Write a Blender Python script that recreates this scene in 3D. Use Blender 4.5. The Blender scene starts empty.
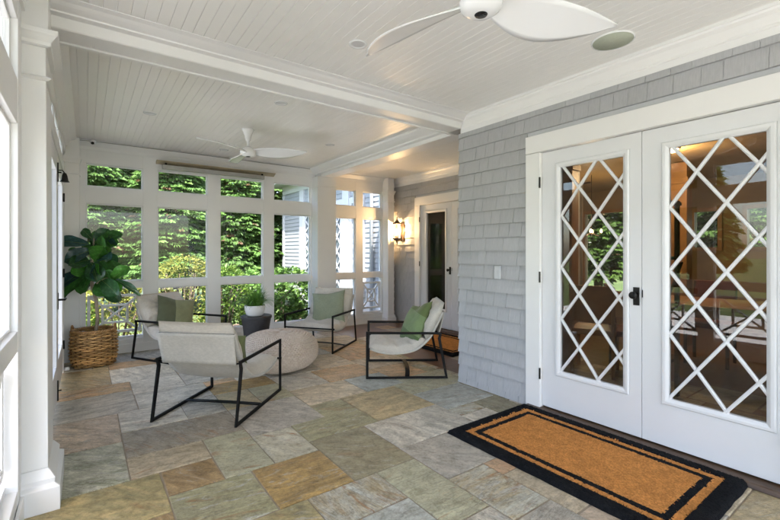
import bpy, bmesh, math, random
from mathutils import Vector, Matrix, noise as mnoise
random.seed(7)
R = math.radians
sc = bpy.context.scene
COL = sc.collection
PI = math.pi

# ------------------------------------------------------------------ materials
def new_mat(name):
    m = bpy.data.materials.new(name); m.use_nodes = True
    nt = m.node_tree
    b = nt.nodes['Principled BSDF']
    return m, nt, b

def nd(nt, t, **kw):
    n = nt.nodes.new(t)
    for k, v in kw.items():
        if k in n.inputs.keys():
            n.inputs[k].default_value = v
        else:
            setattr(n, k, v)
    return n

def ramp(nt, fac, stops):
    r = nt.nodes.new('ShaderNodeValToRGB')
    while len(r.color_ramp.elements) < len(stops):
        r.color_ramp.elements.new(0.5)
    for e, (p, c) in zip(r.color_ramp.elements, stops):
        e.position = p; e.color = (*c, 1) if len(c) == 3 else c
    nt.links.new(fac, r.inputs['Fac'])
    return r.outputs['Color']

def mixc(nt, fac, a, b, mode='MIX'):
    m = nt.nodes.new('ShaderNodeMix'); m.data_type = 'RGBA'; m.blend_type = mode
    for sock, v in ((m.inputs[0], fac), (m.inputs[6], a), (m.inputs[7], b)):
        if hasattr(v, 'is_output'): nt.links.new(v, sock)
        elif isinstance(v, (int, float)): sock.default_value = v
        else: sock.default_value = (*v, 1)
    return m.outputs[2]

def coords(nt, scale=(1, 1, 1), kind='Object'):
    tc = nt.nodes.new('ShaderNodeTexCoord'); mp = nt.nodes.new('ShaderNodeMapping')
    mp.inputs['Scale'].default_value = scale
    nt.links.new(tc.outputs[kind], mp.inputs['Vector'])
    return mp.outputs['Vector']

def noise(nt, vec, scale=5, detail=4, rough=0.5, dist=0):
    n = nd(nt, 'ShaderNodeTexNoise')
    n.inputs['Scale'].default_value = scale; n.inputs['Detail'].default_value = detail
    n.inputs['Roughness'].default_value = rough; n.inputs['Distortion'].default_value = dist
    nt.links.new(vec, n.inputs['Vector'])
    return n.outputs['Fac']

def bump(nt, b, h, strength=0.3, dist=0.002):
    n = nt.nodes.new('ShaderNodeBump')
    n.inputs['Strength'].default_value = strength; n.inputs['Distance'].default_value = dist
    nt.links.new(h, n.inputs['Height']); nt.links.new(n.outputs['Normal'], b.inputs['Normal'])

def simple(name, col, rough=0.5, var=0.06, nscale=3.0, bs=0.0, bscale=60, metal=0.0, spec=0.5, stretch=(1, 1, 1), bdist=0.002):
    m, nt, b = new_mat(name)
    v = coords(nt, stretch)
    f = noise(nt, v, nscale, 5, 0.6)
    lo = [c * (1 - var) for c in col]; hi = [min(1, c * (1 + var)) for c in col]
    nt.links.new(ramp(nt, f, [(0.3, lo), (0.7, hi)]), b.inputs['Base Color'])
    b.inputs['Roughness'].default_value = rough; b.inputs['Metallic'].default_value = metal
    b.inputs['Specular IOR Level'].default_value = spec
    if bs: bump(nt, b, noise(nt, v, bscale, 3), bs, bdist)
    return m

M = {}
M['trim'] = simple('white trim paint', (0.80, 0.795, 0.79), 0.38, 0.02, 2.2, 0.08, 45)
M['door'] = simple('white door paint', (0.73, 0.735, 0.755), 0.33, 0.02, 2.0, 0.06, 35)
M['ceil'] = simple('beadboard paint', (0.80, 0.79, 0.77), 0.38, 0.03, 1.5, 0.06, 30)
M['black'] = simple('black powder coated metal', (0.009, 0.0085, 0.0085), 0.55, 0.15, 20, 0.05, 200, spec=0.15)
M['iron'] = simple('dark hardware', (0.016, 0.015, 0.014), 0.35, 0.1, 20, metal=0.6)
M['bronze'] = simple('bronze lantern metal', (0.05, 0.03, 0.02), 0.4, 0.2, 30, metal=0.5)
M['wood_dark'] = simple('dark threshold wood', (0.075, 0.042, 0.022), 0.45, 0.3, 6, 0.15, 40, stretch=(8, 1, 8))
M['wood_warm'] = simple('warm wood', (0.36, 0.19, 0.08), 0.4, 0.25, 5, 0.1, 30, stretch=(6, 1, 1))
M['siding'] = simple('pale house siding', (0.26, 0.27, 0.29), 0.5, 0.03, 2.0)
M['found'] = simple('pale foundation render', (0.46, 0.455, 0.45), 0.8, 0.08, 3.0, 0.3, 40)
M['paving'] = simple('pale light bouncing paving', (0.60, 0.585, 0.56), 0.8, 0.06, 3.0, 0.3, 40)  # out of view ground, kept pale to bounce sunlight into the porch
M['wgl'] = simple('opaque grey window glass', (0.11, 0.125, 0.14), 0.06, 0.3, 1.5, spec=0.8)  # flat grey-blue pane colour, nothing modelled behind it
M['wtrim'] = simple('toned down wing trim', (0.45, 0.455, 0.47), 0.5, 0.03, 3)  # wing trim white darkened so it does not clip in the sun
M['roofing'] = simple('grey roofing', (0.16, 0.16, 0.17), 0.9, 0.2, 6.0)
M['fanwhite'] = simple('glossy white fan plastic', (0.80, 0.81, 0.82), 0.16, 0.01, 2)
M['grille'] = simple('speaker grille cloth', (0.42, 0.45, 0.36), 0.8, 0.06, 60)
M['ceramic'] = simple('white ceramic', (0.78, 0.77, 0.76), 0.35, 0.03, 5)
M['rattan'] = simple('charcoal woven stool', (0.035, 0.033, 0.036), 0.55, 0.25, 40, 0.3, 120)
M['bark'] = simple('pale bark', (0.36, 0.29, 0.22), 0.85, 0.3, 30, 0.5, 60, stretch=(1, 1, 0.3), bdist=0.005)
M['barkd'] = simple('dark bark', (0.13, 0.09, 0.065), 0.9, 0.3, 8, 0.5, 30, stretch=(1, 1, 0.3), bdist=0.02)
M['soil'] = simple('mulch', (0.12, 0.08, 0.055), 0.95, 0.4, 12, 0.8, 40, bdist=0.02)
M['grout'] = simple('sand grout', (0.33, 0.275, 0.205), 0.95, 0.2, 12, 0.4, 90)
M['brass'] = simple('brushed gold metal', (0.42, 0.35, 0.23), 0.4, 0.12, 8, metal=0.3)
M['steel'] = simple('grey steel', (0.34, 0.33, 0.31), 0.4, 0.1, 8, metal=0.6)
M['plate'] = simple('pale grey plate', (0.55, 0.56, 0.58), 0.4, 0.03, 8)
M['lens'] = simple('black lens', (0.01, 0.01, 0.012), 0.1, 0.05, 8)
M['tan_wall'] = simple('warm plaster', (0.30, 0.215, 0.115), 0.7, 0.35, 1.2)
M['tan_ceil'] = simple('warm timber ceiling', (0.36, 0.245, 0.125), 0.5, 0.15, 3, 0.1, 20, stretch=(1, 6, 1))
M['redwood'] = simple('reddish floorboards', (0.15, 0.07, 0.035), 0.28, 0.3, 4, stretch=(1, 8, 1))
M['redcloth'] = simple('red upholstery', (0.13, 0.028, 0.022), 0.8, 0.2, 20)
M['drape'] = simple('cream curtain', (0.62, 0.56, 0.48), 0.9, 0.1, 6, stretch=(1, 10, 1))

# fabric with a fine weave
def fabric(name, col, var=0.07, scale=450, bs=0.35):
    m, nt, b = new_mat(name)
    v = coords(nt)
    f = noise(nt, v, 7, 6, 0.65)
    f2 = noise(nt, coords(nt, (1, 0.25, 0.6)), 160, 2)
    c1 = ramp(nt, f, [(0.3, [c * (1 - var) for c in col]), (0.7, [min(1, c * (1 + var)) for c in col])])
    c2 = ramp(nt, f2, [(0.3, (0.86, 0.86, 0.86)), (0.7, (1.0, 1.0, 1.0))])
    nt.links.new(mixc(nt, 1.0, c1, c2, 'MULTIPLY'), b.inputs['Base Color'])
    b.inputs['Roughness'].default_value = 0.9; b.inputs['Specular IOR Level'].default_value = 0.2
    b.inputs['Sheen Weight'].default_value = 0.15
    bump(nt, b, noise(nt, v, scale, 2), bs, 0.001)
    return m
M['oat'] = fabric('oatmeal canvas', (0.60, 0.55, 0.48))
M['sling'] = fabric('grey beige sling canvas', (0.52, 0.49, 0.44))
M['sage'] = fabric('sage linen', (0.285, 0.315, 0.225))
def split_fabric(name, stops, axis=1, rot=0.0):
    m, nt, b = new_mat(name)
    tc = nt.nodes.new('ShaderNodeTexCoord'); mp = nt.nodes.new('ShaderNodeMapping')
    mp.inputs['Rotation'].default_value = (rot, 0, 0)
    nt.links.new(tc.outputs['Object'], mp.inputs['Vector'])
    sx = nt.nodes.new('ShaderNodeSeparateXYZ'); nt.links.new(mp.outputs['Vector'], sx.inputs[0])
    mr = nt.nodes.new('ShaderNodeMapRange'); mr.inputs[1].default_value = -0.25; mr.inputs[2].default_value = 0.25
    nt.links.new(sx.outputs[axis], mr.inputs[0])
    r = nt.nodes.new('ShaderNodeValToRGB'); r.color_ramp.interpolation = 'CONSTANT'
    while len(r.color_ramp.elements) < len(stops): r.color_ramp.elements.new(0.5)
    for e, (p, c) in zip(r.color_ramp.elements, stops): e.position = p; e.color = (*c, 1)
    nt.links.new(mr.outputs[0], r.inputs['Fac'])
    f = noise(nt, mp.outputs['Vector'], 14, 5)
    k = ramp(nt, f, [(0.3, (0.82, 0.82, 0.82)), (0.7, (1.0, 1.0, 1.0))])
    nt.links.new(mixc(nt, 1.0, r.outputs['Color'], k, 'MULTIPLY'), b.inputs['Base Color'])
    b.inputs['Roughness'].default_value = 0.85; b.inputs['Sheen Weight'].default_value = 0.2
    b.inputs['Specular IOR Level'].default_value = 0.2
    bump(nt, b, noise(nt, mp.outputs['Vector'], 300, 2), 0.4, 0.001)
    return m
M['olive2'] = split_fabric('two tone olive velvet', [(0.0, (0.115, 0.125, 0.07)), (0.45, (0.25, 0.255, 0.135))])
M['green3'] = split_fabric('pieced green velvet', [(0.0, (0.105, 0.16, 0.06)), (0.30, (0.20, 0.27, 0.125)), (0.72, (0.13, 0.165, 0.06))], axis=2, rot=0.35)
M['moss'] = fabric('moss velvet', (0.17, 0.19, 0.085))

def attr_mat(name, rough=0.5, spec=0.5, bs=0.25, bscale=50, bdist=0.002, var=0.12, nscale=8, stretch=(1, 1, 1), transl=0.0):
    m, nt, b = new_mat(name)
    a = nt.nodes.new('ShaderNodeAttribute'); a.attribute_name = 'tint'
    v = coords(nt, stretch)
    k = ramp(nt, noise(nt, v, nscale, 4, 0.6), [(0.3, (1 - var,) * 3), (0.7, (1.0,) * 3)])
    col = mixc(nt, 1.0, a.outputs['Color'], k, 'MULTIPLY')
    nt.links.new(col, b.inputs['Base Color'])
    b.inputs['Roughness'].default_value = rough; b.inputs['Specular IOR Level'].default_value = spec
    if bs: bump(nt, b, noise(nt, v, bscale, 3), bs, bdist)
    if transl:
        t = nt.nodes.new('ShaderNodeBsdfTranslucent'); nt.links.new(col, t.inputs['Color'])
        mx = nt.nodes.new('ShaderNodeMixShader'); mx.inputs[0].default_value = transl
        out = nt.nodes['Material Output']
        nt.links.new(b.outputs[0], mx.inputs[1]); nt.links.new(t.outputs[0], mx.inputs[2])
        nt.links.new(mx.outputs[0], out.inputs['Surface'])
    return m
M['shingle'] = attr_mat('blue grey shingle paint', 0.6, 0.35, 0.6, 60, 0.003, 0.14, 22, (4, 6, 0.35))
M['needle'] = attr_mat('hedge foliage', 0.55, 0.3, 0, var=0.15, transl=0.45)
M['leaf'] = attr_mat('small leaves', 0.5, 0.4, 0, var=0.15, transl=0.35)
M['figleaf'] = attr_mat('fig leaf', 0.27, 0.5, 0.35, 28, 0.006, 0.3, 14, transl=0.38)
M['wicker'] = attr_mat('woven wicker', 0.5, 0.4, 0.3, 90, 0.002, 0.3, 30)
M['coir'] = attr_mat('coir pile', 0.95, 0.1, 0.9, 160, 0.006, 0.30, 18)

# knitted pouf
m, nt, b = new_mat('knitted rope'); M['knit'] = m
v = coords(nt)
nt.links.new(ramp(nt, noise(nt, v, 30, 4), [(0.3, (0.50, 0.41, 0.335)), (0.7, (0.62, 0.525, 0.445))]), b.inputs['Base Color'])
b.inputs['Roughness'].default_value = 0.95; b.inputs['Specular IOR Level'].default_value = 0.1

# flagstone: per tile tints, streaks and rust
m, nt, b = new_mat('flagstone'); M['stone'] = m
a1 = nt.nodes.new('ShaderNodeAttribute'); a1.attribute_name = 'tint'
a2 = nt.nodes.new('ShaderNodeAttribute'); a2.attribute_name = 'tint2'
a3 = nt.nodes.new('ShaderNodeAttribute'); a3.attribute_name = 'rnd'
tc = nt.nodes.new('ShaderNodeTexCoord')
off = nt.nodes.new('ShaderNodeVectorMath'); off.operation = 'MULTIPLY'; off.inputs[1].default_value = (37, 53, 29)
nt.links.new(a3.outputs['Color'], off.inputs[0])
sep = nt.nodes.new('ShaderNodeSeparateColor'); nt.links.new(a3.outputs['Color'], sep.inputs[0])
rot = nt.nodes.new('ShaderNodeVectorRotate'); rot.rotation_type = 'Z_AXIS'
ang = nt.nodes.new('ShaderNodeMath'); ang.operation = 'MULTIPLY_ADD'; ang.inputs[1].default_value = 1.7; ang.inputs[2].default_value = -0.2
nt.links.new(sep.outputs[2], ang.inputs[0]); nt.links.new(ang.outputs[0], rot.inputs['Angle'])
nt.links.new(tc.outputs['Object'], rot.inputs['Vector'])
add = nt.nodes.new('ShaderNodeVectorMath'); nt.links.new(rot.outputs[0], add.inputs[0]); nt.links.new(off.outputs[0], add.inputs[1])
P = add.outputs[0]
mp = nt.nodes.new('ShaderNodeMapping'); mp.inputs['Scale'].default_value = (1.0, 3.2, 1); nt.links.new(P, mp.inputs['Vector'])
mp2 = nt.nodes.new('ShaderNodeMapping'); mp2.inputs['Scale'].default_value = (1.0, 9.0, 1); nt.links.new(P, mp2.inputs['Vector'])
streak = noise(nt, mp.outputs['Vector'], 2.3, 9, 0.62, 2.2)
vein = noise(nt, mp2.outputs['Vector'], 3.0, 6, 0.6, 2.6)
cloud = noise(nt, P, 2.0, 5, 0.55, 1.0)
fine = noise(nt, P, 60, 6, 0.7)
def mth(op, a_, b_):
    n = nt.nodes.new('ShaderNodeMath'); n.operation = op
    for k_, v_ in ((0, a_), (1, b_)):
        if hasattr(v_, 'is_output'): nt.links.new(v_, n.inputs[k_])
        else: n.inputs[k_].default_value = v_
    return n.outputs[0]
ridge = mth('ABSOLUTE', mth('SUBTRACT', vein, 0.5), 0)          # thin cleft lines where the noise crosses its middle
cleft = ramp(nt, ridge, [(0.0, (0, 0, 0)), (0.035, (1, 1, 1))])
patch = ramp(nt, cloud, [(0.40, (0, 0, 0)), (0.62, (1, 1, 1))])
c = mixc(nt, ramp(nt, streak, [(0.34, (0, 0, 0)), (0.66, (1, 1, 1))]), a1.outputs['Color'], a2.outputs['Color'])
c = mixc(nt, mth('MULTIPLY', patch, 0.45), c, a2.outputs['Color'])
rust = ramp(nt, noise(nt, mp.outputs['Vector'], 1.9, 8, 0.66, 1.6), [(0.57, (0, 0, 0)), (0.66, (1, 1, 1))])
c = mixc(nt, mth('MULTIPLY', rust, sep.outputs[0]), c, (0.40, 0.20, 0.075))
pale = ramp(nt, noise(nt, mp.outputs['Vector'], 5.0, 9, 0.75, 1.0), [(0.55, (0, 0, 0)), (0.62, (1, 1, 1))])
c = mixc(nt, mth('MULTIPLY', pale, sep.outputs[1]), c, (0.58, 0.565, 0.52))
dark = mth('MULTIPLY', mth('SUBTRACT', 1.0, cleft), mth('ADD', mth('MULTIPLY', sep.outputs[1], 0.45), 0.15))
c = mixc(nt, dark, c, (0.11, 0.095, 0.07))
dk = ramp(nt, fine, [(0.32, (0.70, 0.68, 0.65)), (0.54, (1, 1, 1))])
c = mixc(nt, 1.0, c, dk, 'MULTIPLY')
mot = ramp(nt, noise(nt, P, 13, 9, 0.74, 0.4), [(0.34, (0.60, 0.57, 0.52)), (0.50, (1, 1, 1)), (0.68, (1.18, 1.17, 1.14))])
c = mixc(nt, 0.85, c, mot, 'MULTIPLY')
nt.links.new(c, b.inputs['Base Color'])
rr = ramp(nt, streak, [(0.3, (0.30, 0.30, 0.30)), (0.7, (0.52, 0.52, 0.52))]); nt.links.new(rr, b.inputs['Roughness'])
step = nt.nodes.new('ShaderNodeMath'); step.operation = 'SNAP'; step.inputs[1].default_value = 0.06; nt.links.new(streak, step.inputs[0])
hh = mth('ADD', mth('MULTIPLY', step.outputs[0], 1.0), mth('MULTIPLY', cleft, 0.03))
hh = mth('ADD', hh, mth('MULTIPLY', fine, 0.16))
bump(nt, b, hh, 0.9, 0.034)

# clear window glass: transparent body with a Fresnel reflection
def glass(name, tint, refl_rough=0.0, ior=1.5, mult=1.0):
    m = bpy.data.materials.new(name); m.use_nodes = True; nt = m.node_tree
    nt.nodes.remove(nt.nodes['Principled BSDF'])
    t = nt.nodes.new('ShaderNodeBsdfTransparent'); t.inputs[0].default_value = (*tint, 1)
    g = nt.nodes.new('ShaderNodeBsdfGlossy'); g.inputs['Roughness'].default_value = refl_rough
    f = nt.nodes.new('ShaderNodeFresnel'); f.inputs['IOR'].default_value = ior
    k = nt.nodes.new('ShaderNodeMath'); k.operation = 'MULTIPLY'; k.inputs[1].default_value = mult; k.use_clamp = True
    mx = nt.nodes.new('ShaderNodeMixShader')
    nt.links.new(f.outputs[0], k.inputs[0]); nt.links.new(k.outputs[0], mx.inputs[0])
    nt.links.new(t.outputs[0], mx.inputs[1]); nt.links.new(g.outputs[0], mx.inputs[2])
    nt.links.new(mx.outputs[0], nt.nodes['Material Output'].inputs['Surface'])
    return m
M['glass'] = glass('window glass', (0.97, 0.98, 0.98), mult=0.5)
M['doorglass'] = glass('door glass', (0.72, 0.71, 0.67), mult=1.2)

def emit(name, col, s):
    m = bpy.data.materials.new(name); m.use_nodes = True; nt = m.node_tree
    b = nt.nodes['Principled BSDF']; b.inputs['Base Color'].default_value = (*col, 1)
    b.inputs['Emission Color'].default_value = (*col, 1); b.inputs['Emission Strength'].default_value = s
    return m
M['flame'] = emit('lit candle bulb', (1.0, 0.66, 0.30), 3)
M['roomlamp'] = emit('lit room lamp', (1.0, 0.72, 0.40), 4)

# outside ground: lawn with worn patches
m, nt, b = new_mat('lawn'); M['lawn'] = m
v = coords(nt)
c = ramp(nt, noise(nt, v, 1.3, 8, 0.7), [(0.3, (0.05, 0.085, 0.02)), (0.55, (0.10, 0.15, 0.035)), (0.75, (0.20, 0.19, 0.09))])
nt.links.new(c, b.inputs['Base Color']); b.inputs['Roughness'].default_value = 0.95
bump(nt, b, noise(nt, v, 30, 6, 0.8), 0.9, 0.05)

# ------------------------------------------------------------------ mesh helpers
class MB:
    def __init__(s, mapf=None):
        s.v = []; s.f = []; s.c = {}; s.mi = []; s.map = mapf; s.cur = None; s.curm = 0; s.sm = []; s.smooth = False
        s.tints = []
    def pt(s, p):
        s.v.append(tuple(s.map(*p)) if s.map else tuple(p)); return len(s.v) - 1
    def face(s, idx):
        s.f.append(tuple(idx)); s.mi.append(s.curm); s.sm.append(s.smooth); s.tints.append(s.cur)
    def poly(s, pts):
        s.face([s.pt(p) for p in pts])
    def box(s, x0, x1, y0, y1, z0, z1):
        i = [s.pt((x, y, z)) for x in (x0, x1) for y in (y0, y1) for z in (z0, z1)]
        for q in ((0, 1, 3, 2), (4, 6, 7, 5), (0, 4, 5, 1), (2, 3, 7, 6), (0, 2, 6, 4), (1, 5, 7, 3)):
            s.face([i[k] for k in q])
    def hexa(s, pts):        # 8 points, bottom ring then top ring
        i = [s.pt(p) for p in pts]
        for q in ((3, 2, 1, 0), (4, 5, 6, 7), (0, 1, 5, 4), (1, 2, 6, 5), (2, 3, 7, 6), (3, 0, 4, 7)):
            s.face([i[k] for k in q])
    def beam(s, a, b_, w, h, up=(0, 0, 1)):   # rectangular bar a->b
        a = Vector(a); b_ = Vector(b_); d = (b_ - a).normalized(); up = Vector(up)
        sd = d.cross(up)
        if sd.length < 1e-4: sd = d.cross(Vector((1, 0, 0)))
        sd.normalize(); u = sd.cross(d)
        s.hexa([a - sd * w / 2 - u * h / 2, a + sd * w / 2 - u * h / 2, a + sd * w / 2 + u * h / 2, a - sd * w / 2 + u * h / 2,
                b_ - sd * w / 2 - u * h / 2, b_ + sd * w / 2 - u * h / 2, b_ + sd * w / 2 + u * h / 2, b_ - sd * w / 2 + u * h / 2])
    def tube(s, path, r, n=8, cap=True):
        path = [Vector(p) for p in path]; rs = r if isinstance(r, (list, tuple)) else [r] * len(path)
        t0 = (path[1] - path[0]).normalized()
        ref = Vector((0, 0, 1)) if abs(t0.z) < 0.9 else Vector((1, 0, 0))
        u = t0.cross(ref).normalized(); rings = []
        for k, p in enumerate(path):
            t = (path[min(k + 1, len(path) - 1)] - path[max(k - 1, 0)]).normalized()
            u = (u - t * u.dot(t)).normalized(); w = t.cross(u)
            rings.append([s.pt(p + (u * math.cos(2 * PI * j / n) + w * math.sin(2 * PI * j / n)) * rs[k]) for j in range(n)])
        for A, B in zip(rings, rings[1:]):
            for j in range(n): s.face((A[j], A[(j + 1) % n], B[(j + 1) % n], B[j]))
        if cap: s.face(rings[0][::-1]); s.face(rings[-1])
    def bar(s, path, w, h, side):   # flat bar of width w in plane, h along fixed side vector
        path = [Vector(p) for p in path]; sd = Vector(side).normalized(); rings = []
        n = len(path); closed = (path[0] - path[-1]).length < 1e-6
        if closed: path = path[:-1]; n -= 1
        for k, p in enumerate(path):
            if closed: a = path[k - 1]; c = path[(k + 1) % n]
            else: a = path[max(k - 1, 0)]; c = path[min(k + 1, n - 1)]
            t1 = (p - a).normalized() if (p - a).length > 1e-6 else (c - p).normalized()
            t2 = (c - p).normalized() if (c - p).length > 1e-6 else t1
            t = (t1 + t2).normalized(); q = sd.cross(t).normalized()
            k2 = w / 2 / max(0.80, t.dot(t1))
            rings.append([s.pt(p + q * k2 + sd * h / 2), s.pt(p + q * k2 - sd * h / 2), s.pt(p - q * k2 - sd * h / 2), s.pt(p - q * k2 + sd * h / 2)])
        prs = list(zip(rings, rings[1:])) + ([(rings[-1], rings[0])] if closed else [])
        for A, B in prs:
            for j in range(4): s.face((A[j], A[(j + 1) % 4], B[(j + 1) % 4], B[j]))
        if not closed: s.face(rings[0][::-1]); s.face(rings[-1])
    def lathe(s, prof, c=(0, 0, 0), n=32, ring=False):
        rings = []
        for r, z in prof:
            if r < 1e-5: rings.append([s.pt((c[0], c[1], c[2] + z))])
            else: rings.append([s.pt((c[0] + r * math.cos(2 * PI * j / n), c[1] + r * math.sin(2 * PI * j / n), c[2] + z)) for j in range(n)])
        for A, B in zip(rings, rings[1:]):
            for j in range(n):
                a0 = A[j % len(A)]; a1 = A[(j + 1) % len(A)]; b0 = B[j % len(B)]; b1 = B[(j + 1) % len(B)]
                q = []
                for t in (a0, a1, b1, b0):
                    if t not in q: q.append(t)
                if len(q) > 2: s.face(q)
        if ring: return
        if len(rings[0]) > 1: s.face(rings[0][::-1])
        if len(rings[-1]) > 1: s.face(rings[-1])
    def grid(s, fn, nu, nv, closeu=False, closev=False):
        ids = [[s.pt(fn(i, j)) for j in range(nv)] for i in range(nu)]
        for i in range(nu if closeu else nu - 1):
            for j in range(nv if closev else nv - 1):
                s.face((ids[i][j], ids[(i + 1) % nu][j], ids[(i + 1) % nu][(j + 1) % nv], ids[i][(j + 1) % nv]))
        return ids
    def mould(s, prof, s0, s1, m0=0, m1=0):   # profile (t, z) swept along s, mitred by m*t
        A = [s.pt((s0 + m0 * t, t, z)) for t, z in prof]; B = [s.pt((s1 - m1 * t, t, z)) for t, z in prof]
        n = len(prof)
        for k in range(n): s.face((A[k], A[(k + 1) % n], B[(k + 1) % n], B[k]))
        s.face(A[::-1]); s.face(B)
    def build(s, name, mats, parent=None, o=(0, 0, 0), bevel=0, seg=2, recalc=True, subsurf=0):
        me = bpy.data.meshes.new(name)
        o = Vector(o)
        me.from_pydata([(Vector(v) - o)[:] for v in s.v], [], s.f)
        if not isinstance(mats, (list, tuple)): mats = [mats]
        for mt in mats: me.materials.append(mt)
        me.polygons.foreach_set('material_index', s.mi); me.polygons.foreach_set('use_smooth', s.sm)
        if any(t is not None for t in s.tints):
            names = sorted({k for t in s.tints if t for k in t})
            for nm in names:
                at = me.color_attributes.new(nm, 'FLOAT_COLOR', 'CORNER'); buf = []
                for fc, t in zip(s.f, s.tints):
                    col = (t or {}).get(nm, (0.5, 0.5, 0.5))
                    buf += [col[0], col[1], col[2], 1.0] * len(fc)
                at.data.foreach_set('color', buf)
        if recalc:
            bm = bmesh.new(); bm.from_mesh(me); bmesh.ops.recalc_face_normals(bm, faces=bm.faces); bm.to_mesh(me); bm.free()
        me.update()
        ob = bpy.data.objects.new(name, me); COL.objects.link(ob)
        if parent: ob.parent = parent
        else: ob.location = o
        if bevel:
            md = ob.modifiers.new('bevel', 'BEVEL'); md.width = bevel; md.segments = seg; md.limit_method = 'ANGLE'; md.angle_limit = R(40); md.harden_normals = False
        if subsurf:
            md = ob.modifiers.new('sub', 'SUBSURF'); md.levels = subsurf; md.render_levels = subsurf
        return ob

def tag(o, label=None, cat=None, group=None, kind=None):
    if label: o['label'] = label
    if cat: o['category'] = cat
    if group: o['group'] = group
    if kind: o['kind'] = kind
    return o
def thing(name, label, cat, loc=(0, 0, 0), rz=0, group=None):
    o = bpy.data.objects.new(name, None); COL.objects.link(o)
    o.location = loc; o.rotation_euler = (0, 0, rz); o.empty_display_size = 0.1
    return tag(o, label, cat, group, 'thing')
def dup(root, loc, rz=0, label=None, scale=None):
    r = root.copy(); COL.objects.link(r); r.location = loc; r.rotation_euler = (0, 0, rz)
    if label: r['label'] = label
    if scale: r.scale = scale
    for ch in list(root.children):
        c = ch.copy(); COL.objects.link(c); c.parent = r
        for g in ch.children:
            d = g.copy(); COL.objects.link(d); d.parent = c
    return r

# ------------------------------------------------------------------ layout numbers (metres, camera at the origin)
H = 1.27
XW, YC, XA, YF, XL = 2.956, 2.85, 4.64, 6.17, -0.21   # door wall, its corner, lantern wall, far screens, left wall
ZN, ZF = 2.565, 2.61                                  # near and far ceilings
YS = -3.7                                             # open south end

# ------------------------------------------------------------------ floor of irregular flagstones
MX, MY, OX, OY = 0.1435, 0.148, 0.20, 1.97
pal = {
 'pinkgrey': ((0.44, 0.375, 0.31), (0.40, 0.33, 0.26)), 'whitegreen': ((0.50, 0.49, 0.43), (0.33, 0.345, 0.26)),
 'gold': ((0.345, 0.285, 0.165), (0.25, 0.235, 0.15)), 'brown': ((0.32, 0.24, 0.15), (0.25, 0.18, 0.105)),
 'olive': ((0.26, 0.255, 0.165), (0.34, 0.325, 0.23)), 'beige': ((0.46, 0.405, 0.32), (0.39, 0.34, 0.255)),
 'darkgrey': ((0.25, 0.23, 0.195), (0.33, 0.30, 0.255)), 'white': ((0.54, 0.51, 0.45), (0.46, 0.43, 0.37)),
 'grey': ((0.39, 0.37, 0.33), (0.33, 0.315, 0.28)), 'light': ((0.48, 0.46, 0.41), (0.41, 0.39, 0.34)),
 'orange': ((0.45, 0.30, 0.18), (0.42, 0.34, 0.24)), 'ochre': ((0.42, 0.345, 0.22), (0.37, 0.32, 0.225)),
 'green': ((0.34, 0.345, 0.265), (0.40, 0.385, 0.29)), 'rusty': ((0.43, 0.42, 0.36), (0.46, 0.43, 0.33)),
 'browngold': ((0.35, 0.25, 0.125), (0.28, 0.205, 0.11)), 'darkolive': ((0.215, 0.20, 0.145), (0.26, 0.245, 0.18)),
 'blue': ((0.35, 0.375, 0.365), (0.40, 0.405, 0.36)), 'bluegold': ((0.37, 0.395, 0.375), (0.42, 0.35, 0.23)),
 'pink': ((0.46, 0.30, 0.20), (0.44, 0.34, 0.25)),
}
tiles = [
 (-4, 0, 9, 13, 'pinkgrey'), (-4, 0, 5, 9, 'whitegreen'), (-4, 1, 2, 5, 'gold'), (1, 3, 3, 5, 'brown'), (1, 4, 0, 3, 'olive'),
 (0, 3, 5, 7, 'beige'), (0, 5, 7, 10, 'darkgrey'), (0, 3, 10, 13, 'white'), (-4, 1, 13, 17, 'grey'), (1, 5, 13, 16, 'light'),
 (1, 4, 16, 19, 'white'), (-4, 1, 17, 19, 'orange'), (-4, 0, 19, 24, 'ochre'), (0, 4, 19, 23, 'white'), (4, 7, 16, 19, 'light'),
 (3, 5, 3, 7, 'green'), (5, 7, 3, 6, 'rusty'), (4, 7, 0, 3, 'browngold'), (5, 9, 6, 10, 'grey'), (7, 11, 4, 8, 'olive'),
 (7, 10, 0, 4, 'darkolive'), (5, 8, -2, 0, 'bluegold'), (3, 5, -2, 0, 'gold'), (8, 10, -4, 0, 'green'), (6, 8, -4, -2, 'blue'),
 (10, 15, 1, 4, 'light'), (10, 13, -2, 1, 'grey'), (10, 12, -5, -2, 'bluegold'), (12, 16, -3, -2, 'pink'), (12, 16, -6, -3, 'beige'),
 (11, 15, 4, 8, 'ochre'), (15, 19, 3, 6, 'blue'), (15, 20, 6, 9, 'green'), (9, 13, 8, 11, 'beige'), (13, 16, 8, 11, 'blue'),
 (7, 9, 10, 13, 'green'), (9, 12, 11, 14, 'light'), (12, 16, 11, 14, 'orange'), (5, 7, 10, 13, 'ochre'), (3, 5, 10, 13, 'light'),
 (-4, 1, -1, 2, 'brown'), (1, 3, -3, 0, 'green'), (10, 12, -8, -5, 'grey'), (16, 19, 9, 12, 'orange'), (16, 20, 12, 15, 'beige'),
]
occ = {}
for t in tiles:
    for i in range(t[0], t[1]):
        for j in range(t[2], t[3]): occ[(i, j)] = 1
I0, I1, J0, J1 = -4, 32, -39, 29
sizes = [(4, 3), (3, 4), (3, 3), (5, 3), (4, 4), (3, 2), (2, 3), (2, 2), (4, 2), (5, 4)]
rt = random.Random(21)
names = list(pal)
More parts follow.
